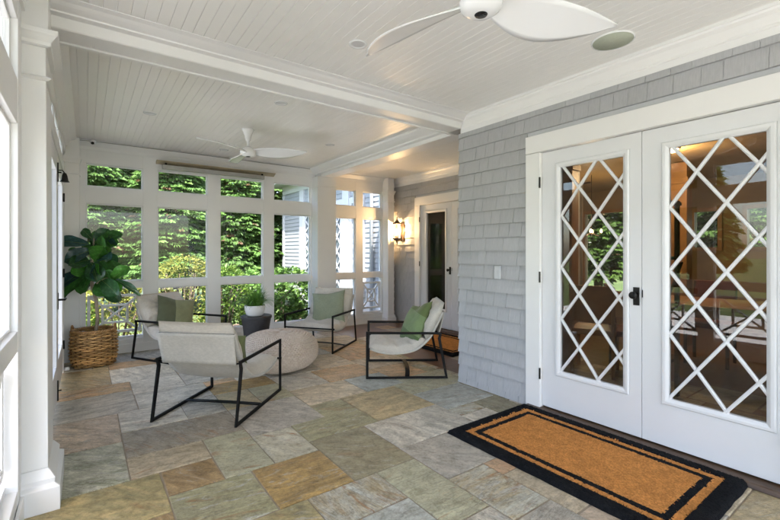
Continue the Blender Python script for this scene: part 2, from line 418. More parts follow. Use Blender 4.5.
for j in range(J0, J1):
    for i in range(I0, I1):
        if (i, j) in occ: continue
        ss = sizes[:]; rt.shuffle(ss)
        for w, h_ in ss + [(2, 1), (1, 2), (1, 1)]:
            if i + w > I1 or j + h_ > J1: continue
            if all((i + a, j + q) not in occ for a in range(w) for q in range(h_)):
                for a in range(w):
                    for q in range(h_): occ[(i + a, j + q)] = 1
                far = j > 13
                tiles.append((i, i + w, j, j + h_, rt.choice(['light', 'white', 'beige', 'grey', 'ochre', 'orange'] if far else names)))
                break
fl = MB()
fl.curm = 0; fl.box(-0.6, 4.85, YS - 0.1, 6.45, -0.30, -0.006)
fl.curm = 1
for (i0, i1, j0, j1, nm) in tiles:
    x0 = OX + i0 * MX; x1 = OX + i1 * MX; y0 = OY + j0 * MY; y1 = OY + j1 * MY
    if y1 > 6.40: y1 = 6.40
    if x1 > 4.8: x1 = 4.8
    if y0 > 6.35 or x0 > 4.75: continue
    g = 0.0045
    jt = lambda: rt.uniform(-0.0035, 0.0035)
    a, b2 = pal[nm]; k = rt.uniform(0.93, 1.07)
    def sat(c):
        g_ = sum(c) / 3; return [max(0.02, (g_ + (x - g_) * 1.22 + w_) * 1.52) for x, w_ in zip(c, (0.014, 0.0, -0.012))]
    a, b2 = sat(a), sat(b2)
    rustv = {'rusty': 1, 'orange': 0.8, 'browngold': 0.6, 'bluegold': 0.8, 'gold': 0.5, 'ochre': 0.5}.get(nm, rt.choice([0, 0.2, 0.4, 0.7]))
    palev = {'olive': 0.8, 'whitegreen': 0.9, 'bluegold': 0.7, 'brown': 0.5}.get(nm, rt.choice([0.1, 0.3, 0.6]))
    fl.cur = {'tint': [c * k * 1.16 for c in a], 'tint2': [c * k * 0.72 for c in b2], 'rnd': (rustv, palev, rt.random())}
    hz = rt.uniform(-0.0012, 0.0012)
    p = [(x0 + g + jt(), y0 + g + jt()), (x1 - g + jt(), y0 + g + jt()), (x1 - g + jt(), y1 - g + jt()), (x0 + g + jt(), y1 - g + jt())]
    e = 0.004
    q = [(p[0][0] + e, p[0][1] + e), (p[1][0] - e, p[1][1] + e), (p[2][0] - e, p[2][1] - e), (p[3][0] + e, p[3][1] - e)]
    fl.hexa([(x, y, -0.010) for x, y in p] + [(x, y, -0.0028 + hz) for x, y in p])
    fl.f.pop(-5); fl.mi.pop(-5); fl.sm.pop(-5); fl.tints.pop(-5)
    ids = [fl.pt((x, y, hz)) for x, y in q]; base = len(fl.v) - 8
    fl.face(ids)
    for k2 in range(4): fl.face((base + k2, base + (k2 + 1) % 4, ids[(k2 + 1) % 4], ids[k2]))
fl.cur = None
tag(fl.build('floor', [M['grout'], M['stone']], recalc=False), kind='structure', label='irregular flagstone porch floor')

# ------------------------------------------------------------------ ceilings of beadboard, roof
def beadboard(name, x0, x1, y0, y1, z, pitch=0.062):
    mb = MB(); xs = []
    x = x0
    while x < x1 - 1e-6:
        e = min(x + pitch, x1)
        xs += [(x, z + 0.0045), (x + 0.0014, z + 0.0045), (x + 0.0030, z), (e - 0.0016, z)]
        x += pitch
    xs = [p for p in xs if p[0] <= x1]
    xs.append((x1, z))
    A = [mb.pt((a, y0, b_)) for a, b_ in xs]; B = [mb.pt((a, y1, b_)) for a, b_ in xs]
    for k in range(len(xs) - 1): mb.face((A[k], B[k], B[k + 1], A[k + 1]))
    mb.box(x0, x1, y0, y1, z + 0.012, z + 0.03)
    return tag(mb.build(name, M['ceil'], recalc=False), kind='structure')
beadboard('ceiling', -0.3, 3.1, YS, 2.95, ZN)
beadboard('ceiling', -0.3, 3.14, 2.95, YF + 0.05, ZF)
beadboard('ceiling', 3.14, XA + 0.05, 2.7, YF + 0.05, ZF)
rf = MB(); rf.box(-1.18, 8.7, YS - 0.35, 6.34, 2.72, 2.9)  # unseen slab to block light, west overhang sized to keep sun off the floor
tag(rf.build('roof', M['siding']), kind='structure')

# frames: (s along the wall, t out into the porch, z)
fr_right = lambda s, t, z: (XW - t, s, z)
fr_lant = lambda s, t, z: (XA - t, s, z)
fr_ret = lambda s, t, z: (s, YC + t, z)
fr_far = lambda s, t, z: (s, YF - t, z)
fr_left = lambda s, t, z: (XL + t, s, z)
fr_lnear = lambda s, t, z: (-0.25 + t, s, z)
fr_beamS = lambda s, t, z: (s, 2.855 - t, z)
fr_beamN = lambda s, t, z: (s, 3.03 + t, z)
fr_bW = lambda s, t, z: (3.04 - t, s, z)
fr_bE = lambda s, t, z: (3.24 + t, s, z)

def crown(z1, dz=0.155, p=0.085):
    z0 = z1 - dz
    return [(0, z0), (0.014, z0), (0.016, z0 + 0.052), (0.024, z0 + 0.058), (0.026, z0 + 0.070), (0.036, z0 + 0.085), (p * 0.62, z0 + 0.108),
            (p * 0.86, z0 + 0.124), (p * 0.9, z0 + 0.134), (p, z0 + 0.138), (p, z1), (0, z1)]

# ------------------------------------------------------------------ ceiling beams
b1 = thing('ceiling_beam', 'broad white beam with crown moulding crossing the porch from left column to the door wall', 'beam', (1.4, 2.94, 2.475))
mb = MB(); mb.box(-0.28, XW, 2.855, 3.03, 2.475, 2.72); mb.build('beam_core', M['trim'], b1, (1.4, 2.94, 2.475), 0.003)
mb = MB(fr_beamS)
mb.mould([(0, 2.478), (0.006, 2.478), (0.030, 2.527), (0.075, 2.529), (0.078, 2.537), (0.10, 2.541), (0.125, 2.548), (0.15, 2.558), (0.19, 2.561), (0.19, ZN), (0, ZN)], -0.28, XW, 0, 0.42)
mb.build('crown_moulding', M['trim'], b1, (1.4, 2.94, 2.475))
mb = MB(); mb.box(-0.2, 3.04, 3.012, 3.042, 2.462, 2.4745); mb.build('edge_bead', M['trim'], b1, (1.4, 2.94, 2.475), 0.003)
mb = MB(fr_beamN); mb.mould([(0, 2.475), (0.012, 2.475), (0.012, 2.49), (0.03, 2.52), (0.10, 2.58), (0.12, ZF), (0, ZF)], -0.2, 3.04, 0, 1)
mb.build('crown_moulding', M['trim'], b1, (1.4, 2.94, 2.475))
b2 = thing('ceiling_beam', 'white beam running from the wide pilaster back to the shingled corner', 'beam', (3.14, 4.5, 2.475))
mb = MB(); mb.box(3.04, 3.24, 3.032, YF, 2.475, 2.72); mb.build('beam_core', M['trim'], b2, (3.14, 4.5, 2.475), 0.003)
for fr in (fr_bW, fr_bE):
    mb = MB(fr)
    mb.mould([(0, 2.48), (0.004, 2.48), (0.010, 2.515), (0.05, 2.525), (0.055, 2.54), (0.10, 2.562), (0.145, 2.59), (0.15, 2.598), (0.15, ZF), (0, ZF)], 3.04, YF, 0.8, 0.5)
    mb.build('crown_moulding', M['trim'], b2, (3.14, 4.5, 2.475))

# ------------------------------------------------------------------ shingled walls
def shingles(mb, s0, s1, ztop, holes, seed, z00=0.057, ex=0.122, base=(0.465, 0.467, 0.482)):
    rn = random.Random(seed); k = -1
    while True:
        z0 = z00 + k * ex; k += 1
        if z0 > ztop: break
        zb = max(z0, 0.004); zt = min(z0 + ex + 0.02, ztop)
        segs = [(s0, s1)]
        for (a, b_, zh) in holes:
            if zb < zh:
                n2 = []
                for (p, q) in segs:
                    if a > p: n2.append((p, min(q, a)))
                    if b_ < q: n2.append((max(p, b_), q))
                segs = n2
        for (p, q) in segs:
            x = p + (0 if p != s0 else 0)
            first = True
            while x < q - 0.004:
                w = rn.choice([0.09, 0.11, 0.13, 0.15, 0.17, 0.2]) * rn.uniform(0.9, 1.1)
                if first: w *= rn.uniform(0.4, 1); first = False
                e = min(x + w, q)
                if q - e < 0.03: e = q
                tb = 0.025 + rn.uniform(-0.0008, 0.0008); tt = tb - 0.0225 * (zt - zb) / (ex + 0.02)
                dz = rn.uniform(-0.0006, 0.0006)
                g = rn.choice([0.0005, 0.0009, 0.0016])
                kk = rn.uniform(0.96, 1.03)
                mb.cur = {'tint': [c * kk for c in base]}
                zz = zb + (dz if zb > 0.01 else 0)
                mb.hexa([(x + g, 0.001, zz), (e - g, 0.001, zz), (e - g, tb, zz), (x + g, tb, zz),
                         (x + g, 0.001, zt), (e - g, 0.001, zt), (e - g, tt, zt), (x + g, tt, zt)])
                x = e
    mb.cur = None

DL, DR = 1.957, 0.480          # door leaves of the near pair (far and near edge)
CW = 0.133
wr = thing('shingle_wall', 'blue grey shingled wall around the near lattice doors', 'wall', (XW, 0.5, 0))
o = (XW, 0.5, 0)
mb = MB()
mb.box(XW, XW + 0.18, DL + 0.02, YC - 0.0, 0, 2.70); mb.box(XW, XW + 0.18, YS, DR - 0.02, 0, 2.70); mb.box(XW, XW + 0.18, DR - 0.02, DL + 0.02, 2.09, 2.70)
mb.box(XW + 0.18, XA + 0.2, YC - 0.16, YC, 0, 2.70)
mb.build('wall_core', M['plate'], wr, o)
mb = MB(fr_right); shingles(mb, YS, YC + 0.018, 2.42, [(DR - CW - 0.001, DL + CW + 0.001, 2.213)], 3); mb.build('shingles', M['shingle'], wr, o, recalc=True)
mb = MB(fr_ret); shingles(mb, XW + 0.002, XA, 2.46, [], 5); mb.build('shingles', M['shingle'], wr, o)
mb = MB(fr_right); mb.mould(crown(ZN), YS, 2.855, 0, 1.9); mb.build('crown_moulding', M['trim'], wr, o)
wl = thing('shingle_wall', 'shingled alcove wall behind the lit lantern', 'wall', (XA, 4.6, 0)); o = (XA, 4.6, 0)
D2L, D2R = 5.417, 3.94
mb = MB()
mb.box(XA, XA + 0.18, D2L + 0.02, YF + 0.2, 0, 2.7); mb.box(XA, XA + 0.18, YC, D2R - 0.02, 0, 2.7); mb.box(XA, XA + 0.18, D2R - 0.02, D2L + 0.02, 2.09, 2.7)
mb.build('wall_core', M['plate'], wl, o)
mb = MB(fr_lant); shingles(mb, YC + 0.02, YF, 2.47, [(D2R - CW - 0.001, D2L + CW + 0.001, 2.213)], 8); mb.build('shingles', M['shingle'], wl, o)
mb = MB(fr_lant); mb.mould(crown(ZF, 0.145), YC, YF, 0, 1); mb.build('crown_moulding', M['trim'], wl, o)

# ------------------------------------------------------------------ pairs of glazed doors
def french_doors(fr, yl, yr, label, lattice, name='french_doors'):
    cx, cy, _ = fr((yl + yr) / 2, 0, 0); o = (cx, cy, 0)
    t = thing(name, label, 'double door', o)
    ym = (yl + yr) / 2
    mb = MB(fr)
    mb.box(yl + 0.002, yl + CW, 0.0, 0.034, 0.0, 2.068); mb.box(yr - CW, yr - 0.002, 0.0, 0.034, 0.0, 2.068)
    mb.box(yr - CW, yl + CW, 0.0, 0.036, 2.072, 2.212)
    mb.box(yl + 0.002, yl + 0.018, -0.19, -0.002, 0.0, 2.088); mb.box(yr - 0.018, yr - 0.002, -0.19, -0.002, 0.0, 2.088); mb.box(yr - 0.001, yl + 0.001, -0.19, -0.002, 2.072, 2.088)
    mb.build('casing', M['trim'], t, o, 0.003)
    mb = MB(fr); mb.hexa([(yr - CW + 0.02, -0.18, 0.001), (yl + CW - 0.02, -0.18, 0.001), (yl + CW - 0.02, 0.085, 0.001), (yr - CW + 0.02, 0.085, 0.001),
                          (yr - CW + 0.02, -0.18, 0.036), (yl + CW - 0.02, -0.18, 0.036), (yl + CW - 0.02, 0.072, 0.028), (yr - CW + 0.02, 0.072, 0.028)])
    # leave the casing feet free: the sill is cut to sit between and in front of them
    mb.build('threshold', M['wood_dark'], t, o, 0.004)
    for (a, b_, hinge) in ((ym + 0.0015, yl, yl), (yr, ym - 0.0015, yr)):
        g1 = b_ - 0.157; g0 = a + 0.117
        if lattice is False: g1 = b_ - 0.15; g0 = a + 0.15
        zb, zt, gb, gt = 0.040, 2.066, 0.345, 1.925
        T0, T1 = -0.045, -0.001
        mb = MB(fr)
        so = 0.042
        oc = [(a, zb), (b_, zb), (b_, zt), (a, zt)]; ic = [(g0 - so, gb - so), (g1 + so, gb - so), (g1 + so, gt + so), (g0 - so, gt + so)]
        vv = [[mb.pt((x, tt, z)) for x, z in cc] for tt in (T1, T0) for cc in (oc, ic)]
        for k in range(4):
            q = (k + 1) % 4
            mb.face((vv[0][k], vv[0][q], vv[1][q], vv[1][k])); mb.face((vv[2][k], vv[3][k], vv[3][q], vv[2][q]))
            mb.face((vv[0][k], vv[2][k], vv[2][q], vv[0][q])); mb.face((vv[1][k], vv[1][q], vv[3][q], vv[3][k]))
        lf = mb.build('door_leaf', M['door'], t, o, 0.0025)
        # raised glazing moulding, mitred
        mb = MB(fr)
        pr = [(0.0, -0.030), (0.0, -0.002), (0.006, 0.002), (0.013, 0.007), (0.020, 0.010), (0.034, 0.010), (0.039, 0.004), (so - 0.0005, 0.003), (so - 0.0005, -0.030)]
        ring = []
        for (w, tt) in pr:
            ring.append([mb.pt((g0 - w, tt, gb - w)), mb.pt((g1 + w, tt, gb - w)), mb.pt((g1 + w, tt, gt + w)), mb.pt((g0 - w, tt, gt + w))])
        for A, B in zip(ring, ring[1:]):
            for k in range(4): mb.face((A[k], A[(k + 1) % 4], B[(k + 1) % 4], B[k]))
        mb.build('glazing_moulding', M['door'], lf, (0, 0, 0) if False else o)
        mb = MB(fr); mb.box(g0 - 0.004, g1 + 0.004, -0.026, -0.022, gb - 0.004, gt + 0.004)
        mb.build('glass', M['doorglass'], lf, o)
        if lattice:
            mb = MB(fr); hw, ph = 0.1435, 0.4006
            for sgn, tz in ((1, -0.0105), (-1, -0.0125)):
                for k in range(-8, 14):
                    # line z = gb + k*ph + sgn*(g1 - s)/hw*ph/2, clipped to the glass
                    f = lambda s: gb + 0.006 + k * ph + sgn * (g1 - s) / hw * ph / 2
                    inv = lambda z: g1 - (z - gb - 0.006 - k * ph) / (sgn * ph / 2) * hw
                    ss = sorted([g0, g1, inv(gb), inv(gt)])[1:3]
                    ss = [min(max(x, g0), g1) for x in ss]
                    sm = (ss[0] + ss[1]) / 2
                    if not (gb <= f(sm) <= gt) or abs(ss[0] - ss[1]) < 0.004: continue
                    A = Vector((ss[0], tz, f(ss[0]))); B = Vector((ss[1], tz, f(ss[1])))
                    d = (B - A).normalized(); A = A - d * 0.013; B = B + d * 0.013; n = Vector((-d.z, 0, d.x)) * 0.0095
                    q = Vector((0, 0.009, 0)); q2 = Vector((0, 0.0055, 0))
                    mb.hexa([A - n - q, A + n - q, B + n - q, B - n - q, A - n + q2, A + n + q2, B + n + q2, B - n + q2])
                    A = A + q2; B = B + q2; n2 = n * 0.45; q3 = Vector((0, 0.004, 0))
                    i = [mb.pt(p) for p in (A - n, A + n, B + n, B - n, A - n2 + q3, A + n2 + q3, B + n2 + q3, B - n2 + q3)]
                    for qd in ((4, 5, 6, 7), (1, 2, 6, 5), (3, 0, 4, 7)): mb.face([i[x] for x in qd])
            mb.build('lattice_muntins', M['door'], lf, o)
        for hz in (1.825, 1.07, 0.30):
            mb = MB(fr); sg = 1 if hinge == yl else -1
            mb.box(hinge - 0.009, hinge + 0.009, 0.0, 0.005 if False else 0.0345, hz - 0.044, hz + 0.044) if False else mb.tube([(hinge + sg * 0.0, 0.036, hz - 0.043), (hinge + sg * 0.0, 0.036, hz + 0.043)], 0.0075, 10)
            mb.build('hinge', M['iron'], lf, o)
        if hinge == yl:
            hs = a + 0.03; mb = MB(fr)
            mb.box(hs - 0.019, hs + 0.019, -0.0005, 0.008, 0.915, 1.035)
            mb.tube([(hs, 0.008, 0.985), (hs, 0.045, 0.985)], 0.011, 10)
            mb.lathe  # knob lever
            mb.tube([(hs, 0.044, 0.985), (hs, 0.050, 0.985), (hs, 0.062, 0.985), (hs, 0.066, 0.985)], [0.012, 0.024, 0.024, 0.014], 14)
            mb.build('handle', M['iron'], lf, o, 0.0015)
        else:
            mb = MB(fr); mb.box(b_ - 0.006, b_ - 0.001, -0.0005, 0.003, 0.97, 1.02); mb.build('strike_plate', M['iron'], lf, o)
    return t
dn = french_doors(fr_right, DL, DR, 'white double doors with diamond lattice glass beside the large doormat', True)
df = french_doors(fr_lant, D2L, D2R, 'white double doors with plain glass in the alcove by the lantern', False)

# ------------------------------------------------------------------ screened window walls
def lattice_panel(mb, s0, s1, z0, z1, t):
    w = 0.028
    def rect(a, b_, c, d, ww):
        mb.box(a, b_, t, t + 0.03, c, c + ww); mb.box(a, b_, t, t + 0.03, d - ww, d)
        mb.box(a, a + ww, t + 0.0012, t + 0.0288, c + ww, d - ww); mb.box(b_ - ww, b_, t + 0.0012, t + 0.0288, c + ww, d - ww)
    cx, cz = (s0 + s1) / 2, (z0 + z1) / 2
    rect(s0, s1, z0, z1, w * 1.15)
    hx, hz = (s1 - s0) * 0.25, (z1 - z0) * 0.25
    rect(cx - hx, cx + hx, cz - hz, cz + hz, w * 0.9)
    for sx in (-1, 1):
        for sz in (-1, 1):
            A = Vector((cx + sx * (s1 - s0) * 0.49 * 0.95, t + 0.015, cz + sz * (z1 - z0) * 0.49 * 0.95)); B = Vector((cx + sx * hx * 0.95, t + 0.015, cz + sz * hz * 0.95))
            mb.beam(A, B, w * 0.9, 0.024, (0, 1, 0)) if False else bar2(mb, A, B, w * 0.9, 0.024)
    bar2(mb, Vector((cx - hx * 0.9, t + 0.015, cz - hz * 0.9)), Vector((cx + hx * 0.9, t + 0.015, cz + hz * 0.9)), w * 0.75, 0.020)
    bar2(mb, Vector((cx - hx * 0.9, t + 0.015, cz + hz * 0.9)), Vector((cx + hx * 0.9, t + 0.015, cz - hz * 0.9)), w * 0.75, 0.018)
def bar2(mb, A, B, w, th):
    d = (B - A).normalized(); n = Vector((-d.z, 0, d.x)) * w / 2; q = Vector((0, th / 2, 0))
    mb.hexa([A - n - q, A + n - q, B + n - q, B - n - q, A - n + q, A + n + q, B + n + q, B - n + q])

ROWS = [(0.17, 0.81), (0.905, 1.86), (2.065, 2.34)]
def window_wall(fr, s_lo, s_hi, opens, zc, label, lats, o, D=0.10, wide=()):
    t = thing('window_wall', label, 'window wall', o)
    edges = [s_lo] + [e for op in opens for e in op] + [s_hi]
    for k in range(0, len(edges), 2):
        a, b_ = edges[k], edges[k + 1]
        if b_ - a < 0.01: continue
        mb = MB(fr); mb.box(a, b_, -D, 0, 0, zc); mb.build('post', M['trim'], t, o, 0.004)
    for nm, za, zb in (('bottom_rail', 0, 0.17), ('middle_rail', 0.81, 0.905), ('transom_rail', 1.86, 2.065), ('head_rail', 2.34, zc)):
        for (a, b_) in opens:
            mb = MB(fr); mb.box(a - 0.0005, b_ + 0.0005, -D + 0.003, -0.003, za, zb); mb.build(nm, M['trim'], t, o, 0.0025)
    mb = MB(fr); mb.box(s_lo, s_hi, 0.0, 0.014, 0.0, 0.11); mb.build('baseboard', M['trim'], t, o, 0.003)
    for n, (a, b_) in enumerate(opens):
        for r, (za, zb) in enumerate(ROWS):
            if r == 0 and n in lats:
                mb = MB(fr); lattice_panel(mb, a + 0.012, b_ - 0.012, 0.255, 0.735, -0.078); mb.build('lattice_panel', M['trim'], t, o, 0.0015, 1)
                mb = MB(fr); mb.box(a, b_, -0.080, -0.045, 0.171, 0.205); mb.build('lattice_sill', M['trim'], t, o, 0.002)
                continue
            mb = MB(fr); w = 0.014
            za2, zb2 = za, zb
            mb.box(a + 0.0005, a + w, -0.055, -0.028, za2, zb2); mb.box(b_ - w, b_ - 0.0005, -0.055, -0.028, za2, zb2)
            mb.box(a + w, b_ - w, -0.054, -0.029, za2 + 0.0005, za2 + w); mb.box(a + w, b_ - w, -0.054, -0.029, zb2 - w, zb2 - 0.0005)
            fm = mb.build('window_frame', M['trim'], t, o, 0.002, 1)
            mb = MB(fr); mb.box(a + w - 0.002, b_ - w + 0.002, -0.044, -0.040, za2 + w - 0.002, zb2 - w + 0.002)
            mb.build('glass_pane', M['glass'], fm, o)
    return t
FO = [(0.0, 0.591), (0.758, 1.370), (1.539, 2.159), (2.325, 2.938), (3.399, 3.792), (3.942, 4.348)]
fw = window_wall(fr_far, XL, XA, FO, ZF, 'white window wall at the far end looking onto the hedge', (0, 5), (2.2, YF, 0))
o = (2.2, YF, 0)
mb = MB(fr_far); mb.mould([(0, ZF - 0.11), (0.010, ZF - 0.11), (0.012, ZF - 0.07), (0.05, ZF - 0.025), (0.058, ZF - 0.018), (0.058, ZF), (0, ZF)], XL, XA, 0, 0); mb.build('crown_moulding', M['trim'], fw, o)

def column(name, label, x0, x1, y0, y1, ztop, o, pl=0.03, base_h=0.19, cap_z=2.285, ring=2.13, ptop=0.0):
    t = thing(name, label, 'column', o)
    mb = MB(); c = ptop
    mb.hexa([(x0, y0, base_h), (x1, y0, base_h), (x1, y1, base_h), (x0, y1, base_h), (x0, y0 + c, cap_z), (x1 - c, y0 + c, cap_z), (x1 - c, y1, cap_z), (x0, y1, cap_z)])
    mb.build('shaft', M['trim'], t, o, 0.004)
    mb = MB()
    prof = [(pl, 0.0), (pl, base_h * 0.58), (pl * 0.55, base_h * 0.66), (pl * 0.6, base_h * 0.78), (pl * 0.15, base_h * 0.95), (0.0, base_h)]
    def sq(prof):
        rings = []
        for (e, z) in prof: rings.append([mb.pt(p) for p in ((x0 - e, y0 - e, z), (x1 + e, y0 - e, z), (x1 + e, y1 + e, z), (x0 - e, y1 + e, z))])
        for A, B in zip(rings, rings[1:]):
            for k in range(4): mb.face((A[k], A[(k + 1) % 4], B[(k + 1) % 4], B[k]))
        mb.face(rings[0][::-1]); mb.face(rings[-1])
    sq(prof); mb.build('plinth', M['trim'], t, o, 0.003)
    mb = MB(); sq([(-c, ring - 0.012), (0.010 - c, ring - 0.010), (0.013, ring), (0.010 - c, ring + 0.010), (-c, ring + 0.012)]); mb.build('necking', M['trim'], t, o)
    mb = MB(); q = pl * 0.8
    sq([(-c, cap_z), (q * 0.25, cap_z + 0.004), (q * 0.3, cap_z + 0.02), (q * 0.8, cap_z + 0.045), (q, cap_z + 0.052), (q * 1.05, cap_z + 0.075), (0.0, cap_z + 0.078), (0.0, ztop)])
    mb.build('capital', M['trim'], t, o, 0.002)
    return t
column('porch_column', 'thick white square column at the left edge carrying the cross beam', -0.30, -0.150, 2.66, 3.04, 2.56, (-0.2, 2.85, 0), 0.048, 0.20, ptop=0.010)
column('porch_column', 'slim white column in the corner beside the lantern', 4.365, 4.50, 6.0, YF - 0.001, 2.60, (4.43, 6.08, 0), 0.03, 0.15, 2.30, 2.18)
column('porch_column', 'slim white column in the corner behind the fig tree', -0.20, -0.06, 6.02, YF - 0.001, 2.60, (-0.13, 6.1, 0), 0.022, 0.15, 2.30, 2.18)
t = thing('porch_column', 'wide white pilaster between the far windows, carrying the second beam', 'column', (3.1, 6.06, 0)); o = (3.1, 6.06, 0)
mb = MB(); mb.box(2.955, 3.285, 5.955, YF - 0.001, 0.16, 2.474); mb.build('shaft', M['trim'], t, o, 0.004)
mb = MB(); mb.box(2.935, 3.305, 5.935, YF - 0.001, 0, 0.16); mb.build('plinth', M['trim'], t, o, 0.006)
mb = MB(); mb.box(2.94, 3.30, 5.94, YF - 0.0015, 2.30, 2.325); mb.build('necking', M['trim'], t, o, 0.004)

# left wall near the camera: the same window system
LO = [(1.91, 2.545), (1.12, 1.745), (0.33, 0.955), (-0.46, 0.165), (-1.25, -0.625), (-2.05, -1.415), (-2.84, -2.21), (-3.62, -3.0)][::-1]
lw = window_wall(fr_lnear, YS, 2.66, LO, ZN, 'white window wall close on the left of the thick column', (0, 1, 2, 3, 4, 5, 6, 7), (-0.25, 0.3, 0))
mb = MB(fr_lnear); mb.mould(crown(ZN, 0.13, 0.08), YS, 2.66, 0, 0); mb.build('crown_moulding', M['trim'], lw, (-0.25, 0.3, 0))

# left house wall with a closed pair of panelled doors
lh = thing('house_wall', 'white wall with a glazed door pair behind the thick left column', 'wall', (XL, 4.6, 0)); o = (XL, 4.6, 0)
mb = MB(fr_left); mb.box(3.03, 3.47, -0.16, 0.0, 0, 2.70); mb.build('wall_panel', M['trim'], lh, o)
mb = MB(fr_left); mb.box(5.52, YF, -0.16, 0.0, 0, 2.70); mb.build('wall_panel', M['trim'], lh, o)
mb = MB(fr_left); mb.box(3.47, 5.52, -0.16, 0.0, 2.105, 2.215); mb.build('transom_rail', M['trim'], lh, o)
mb = MB(fr_left); mb.box(3.47, 5.52, -0.16, 0.0, 2.40, 2.70); mb.build('head_rail', M['trim'], lh, o)
for a, b_ in ((4.05, 4.11), (4.81, 4.87)):
    mb = MB(fr_left); mb.box(a, b_, -0.16, -0.001, 2.2155, 2.3995); mb.build('mullion', M['trim'], lh, o)
mb = MB(fr_left); mb.mould([(0, ZF - 0.20), (0.02, ZF - 0.20), (0.025, ZF - 0.12), (0.04, ZF - 0.11), (0.075, ZF - 0.06), (0.12, ZF - 0.03), (0.12, ZF), (0, ZF)], 3.03, YF, 0, 0); mb.build('crown_moulding', M['trim'], lh, o)
mb = MB(fr_left)
for (a, b_) in ((3.35, 3.47), (5.52, 5.64)): mb.box(a, b_, 0.0, 0.022, 0, 2.10)
mb.box(3.35, 5.64, 0, 0.024, 2.103, 2.22); mb.box(3.1, 6.0, 0, 0.018, 2.395, 2.405)
mb.build('door_casing', M['trim'], lh, o, 0.003)
for (a, b_) in ((3.48, 4.05), (4.11, 4.81), (4.87, 5.51)):
    mb = MB(fr_left); mb.box(a, b_, 0.0005, 0.012, 2.225, 2.25); mb.box(a, b_, 0.0005, 0.012, 2.37, 2.392); mb.box(a, a + 0.03, 0.0007, 0.012, 2.251, 2.369); mb.box(b_ - 0.03, b_, 0.0007, 0.012, 2.251, 2.369)
    tf = mb.build('transom_frame', M['trim'], lh, o, 0.002)
    mb = MB(fr_left); mb.box(a, b_, -0.06, -0.055, 2.2155, 2.3995); mb.build('glass_pane', M['glass'], tf, o)
for (a, b_) in ((3.475, 4.493), (4.497, 5.515)):
    mb = MB(fr_left)
    mb.box(a, a + 0.12, -0.03, 0.016, 0.03, 2.098); mb.box(b_ - 0.12, b_, -0.03, 0.016, 0.03, 2.098); mb.box(a + 0.12, b_ - 0.12, -0.03, 0.0148, 0.03, 0.32); mb.box(a + 0.12, b_ - 0.12, -0.03, 0.0148, 1.95, 2.098)
    dl = mb.build('door', M['door'], lh, o, 0.002)
    mb = MB(fr_left); mb.box(a + 0.119, b_ - 0.119, -0.012, -0.008, 0.319, 1.951); mb.build('glass', M['glass'], dl, o)
    if a > 4:
        mb = MB(fr_left); mb.box(a + 0.02, a + 0.06, 0.016, 0.022, 0.78, 0.92); mb.tube([(a + 0.04, 0.02, 0.86), (a + 0.04, 0.065, 0.86)], 0.009, 8); mb.tube([(a + 0.04, 0.062, 0.86), (a + 0.14, 0.066, 0.86)], 0.010, 8); mb.build('handle', M['iron'], dl, o)
        for hz in (0.30, 1.05, 1.84):
            mb = MB(fr_left); mb.tube([(b_, 0.024, hz - 0.045), (b_, 0.024, hz + 0.045)], 0.008, 8); mb.build('hinge', M['iron'], dl, o)
    else:
        for za, zb in ((0.02, 0.19), (1.86, 2.02)):
            mb = MB(fr_left); mb.box(b_ - 0.05, b_ - 0.028, 0.016, 0.026, za, zb); mb.tube([(b_ - 0.04, 0.02, (za + zb) / 2), (b_ - 0.04, 0.045, (za + zb) / 2)], 0.006, 8); mb.build('bolt', M['iron'], dl, o)
# small bell on the door casing
mb = MB(fr_left); mb.smooth = True
mb.lathe([(0.0, 1.965), (0.012, 1.962), (0.02, 1.94), (0.026, 1.90), (0.036, 1.885), (0.03, 1.885), (0, 1.90)], (4.62, 0.06, 0), 16)
mb.tube([(4.62, 0.0, 1.985), (4.62, 0.045, 1.985), (4.62, 0.06, 1.963)], 0.005, 6)
tag(mb.build('door_bell', M['iron'], None, (XL, 4.62, 1.9)), 'small dark bell hanging high on the left door wall', 'bell')

# ------------------------------------------------------------------ ceiling fittings
def blade_mesh(L=0.645):
    mb = MB(); mb.smooth = True
    nu, nv = 22, 9
    def pt(i, j, top):
        u = i / (nu - 1); r = 0.055 + (L - 0.055) * u
        lead = -0.040 - 0.020 * math.sin(PI * u) + 0.025 * u ** 3         # straight edge
        trail = 0.045 + 0.105 * math.sin(PI * min(1, (u * 0.93 + 0.02)) ** 0.9) ** 1.1 - 0.055 * u ** 4
        if u > 0.9:
            k = (u - 0.9) / 0.1; trail = trail * (1 - 0.7 * k) + lead * 0.55 * k * 0.7
        y = lead + (trail - lead) * j / (nv - 1)
        ang = R(-26 + 13 * u)
        c = (lead + trail) / 2 * 0.3
        yy = y - c
        z = yy * math.sin(ang) - 0.018 * (1 - (2 * j / (nv - 1) - 1) ** 2) * -0.4 + 0.02 * u - 0.03 * u * u
        th = 0.006 * (1 - 0.85 * abs(2 * j / (nv - 1) - 1) ** 2) + 0.0012
        return (r, c + yy * math.cos(ang), z + (th if top else -th))
    a = mb.grid(lambda i, j: pt(i, j, True), nu, nv); b_ = mb.grid(lambda i, j: pt(i, j, False), nu, nv)
    for i in range(nu - 1):
        mb.face((a[i][0], a[i + 1][0], b_[i + 1][0], b_[i][0])); mb.face((a[i][-1], b_[i][-1], b_[i + 1][-1], a[i + 1][-1]))
    for j in range(nv - 1):
        mb.face((a[0][j], b_[0][j], b_[0][j + 1], a[0][j + 1])); mb.face((a[-1][j], a[-1][j + 1], b_[-1][j + 1], b_[-1][j]))
    return mb
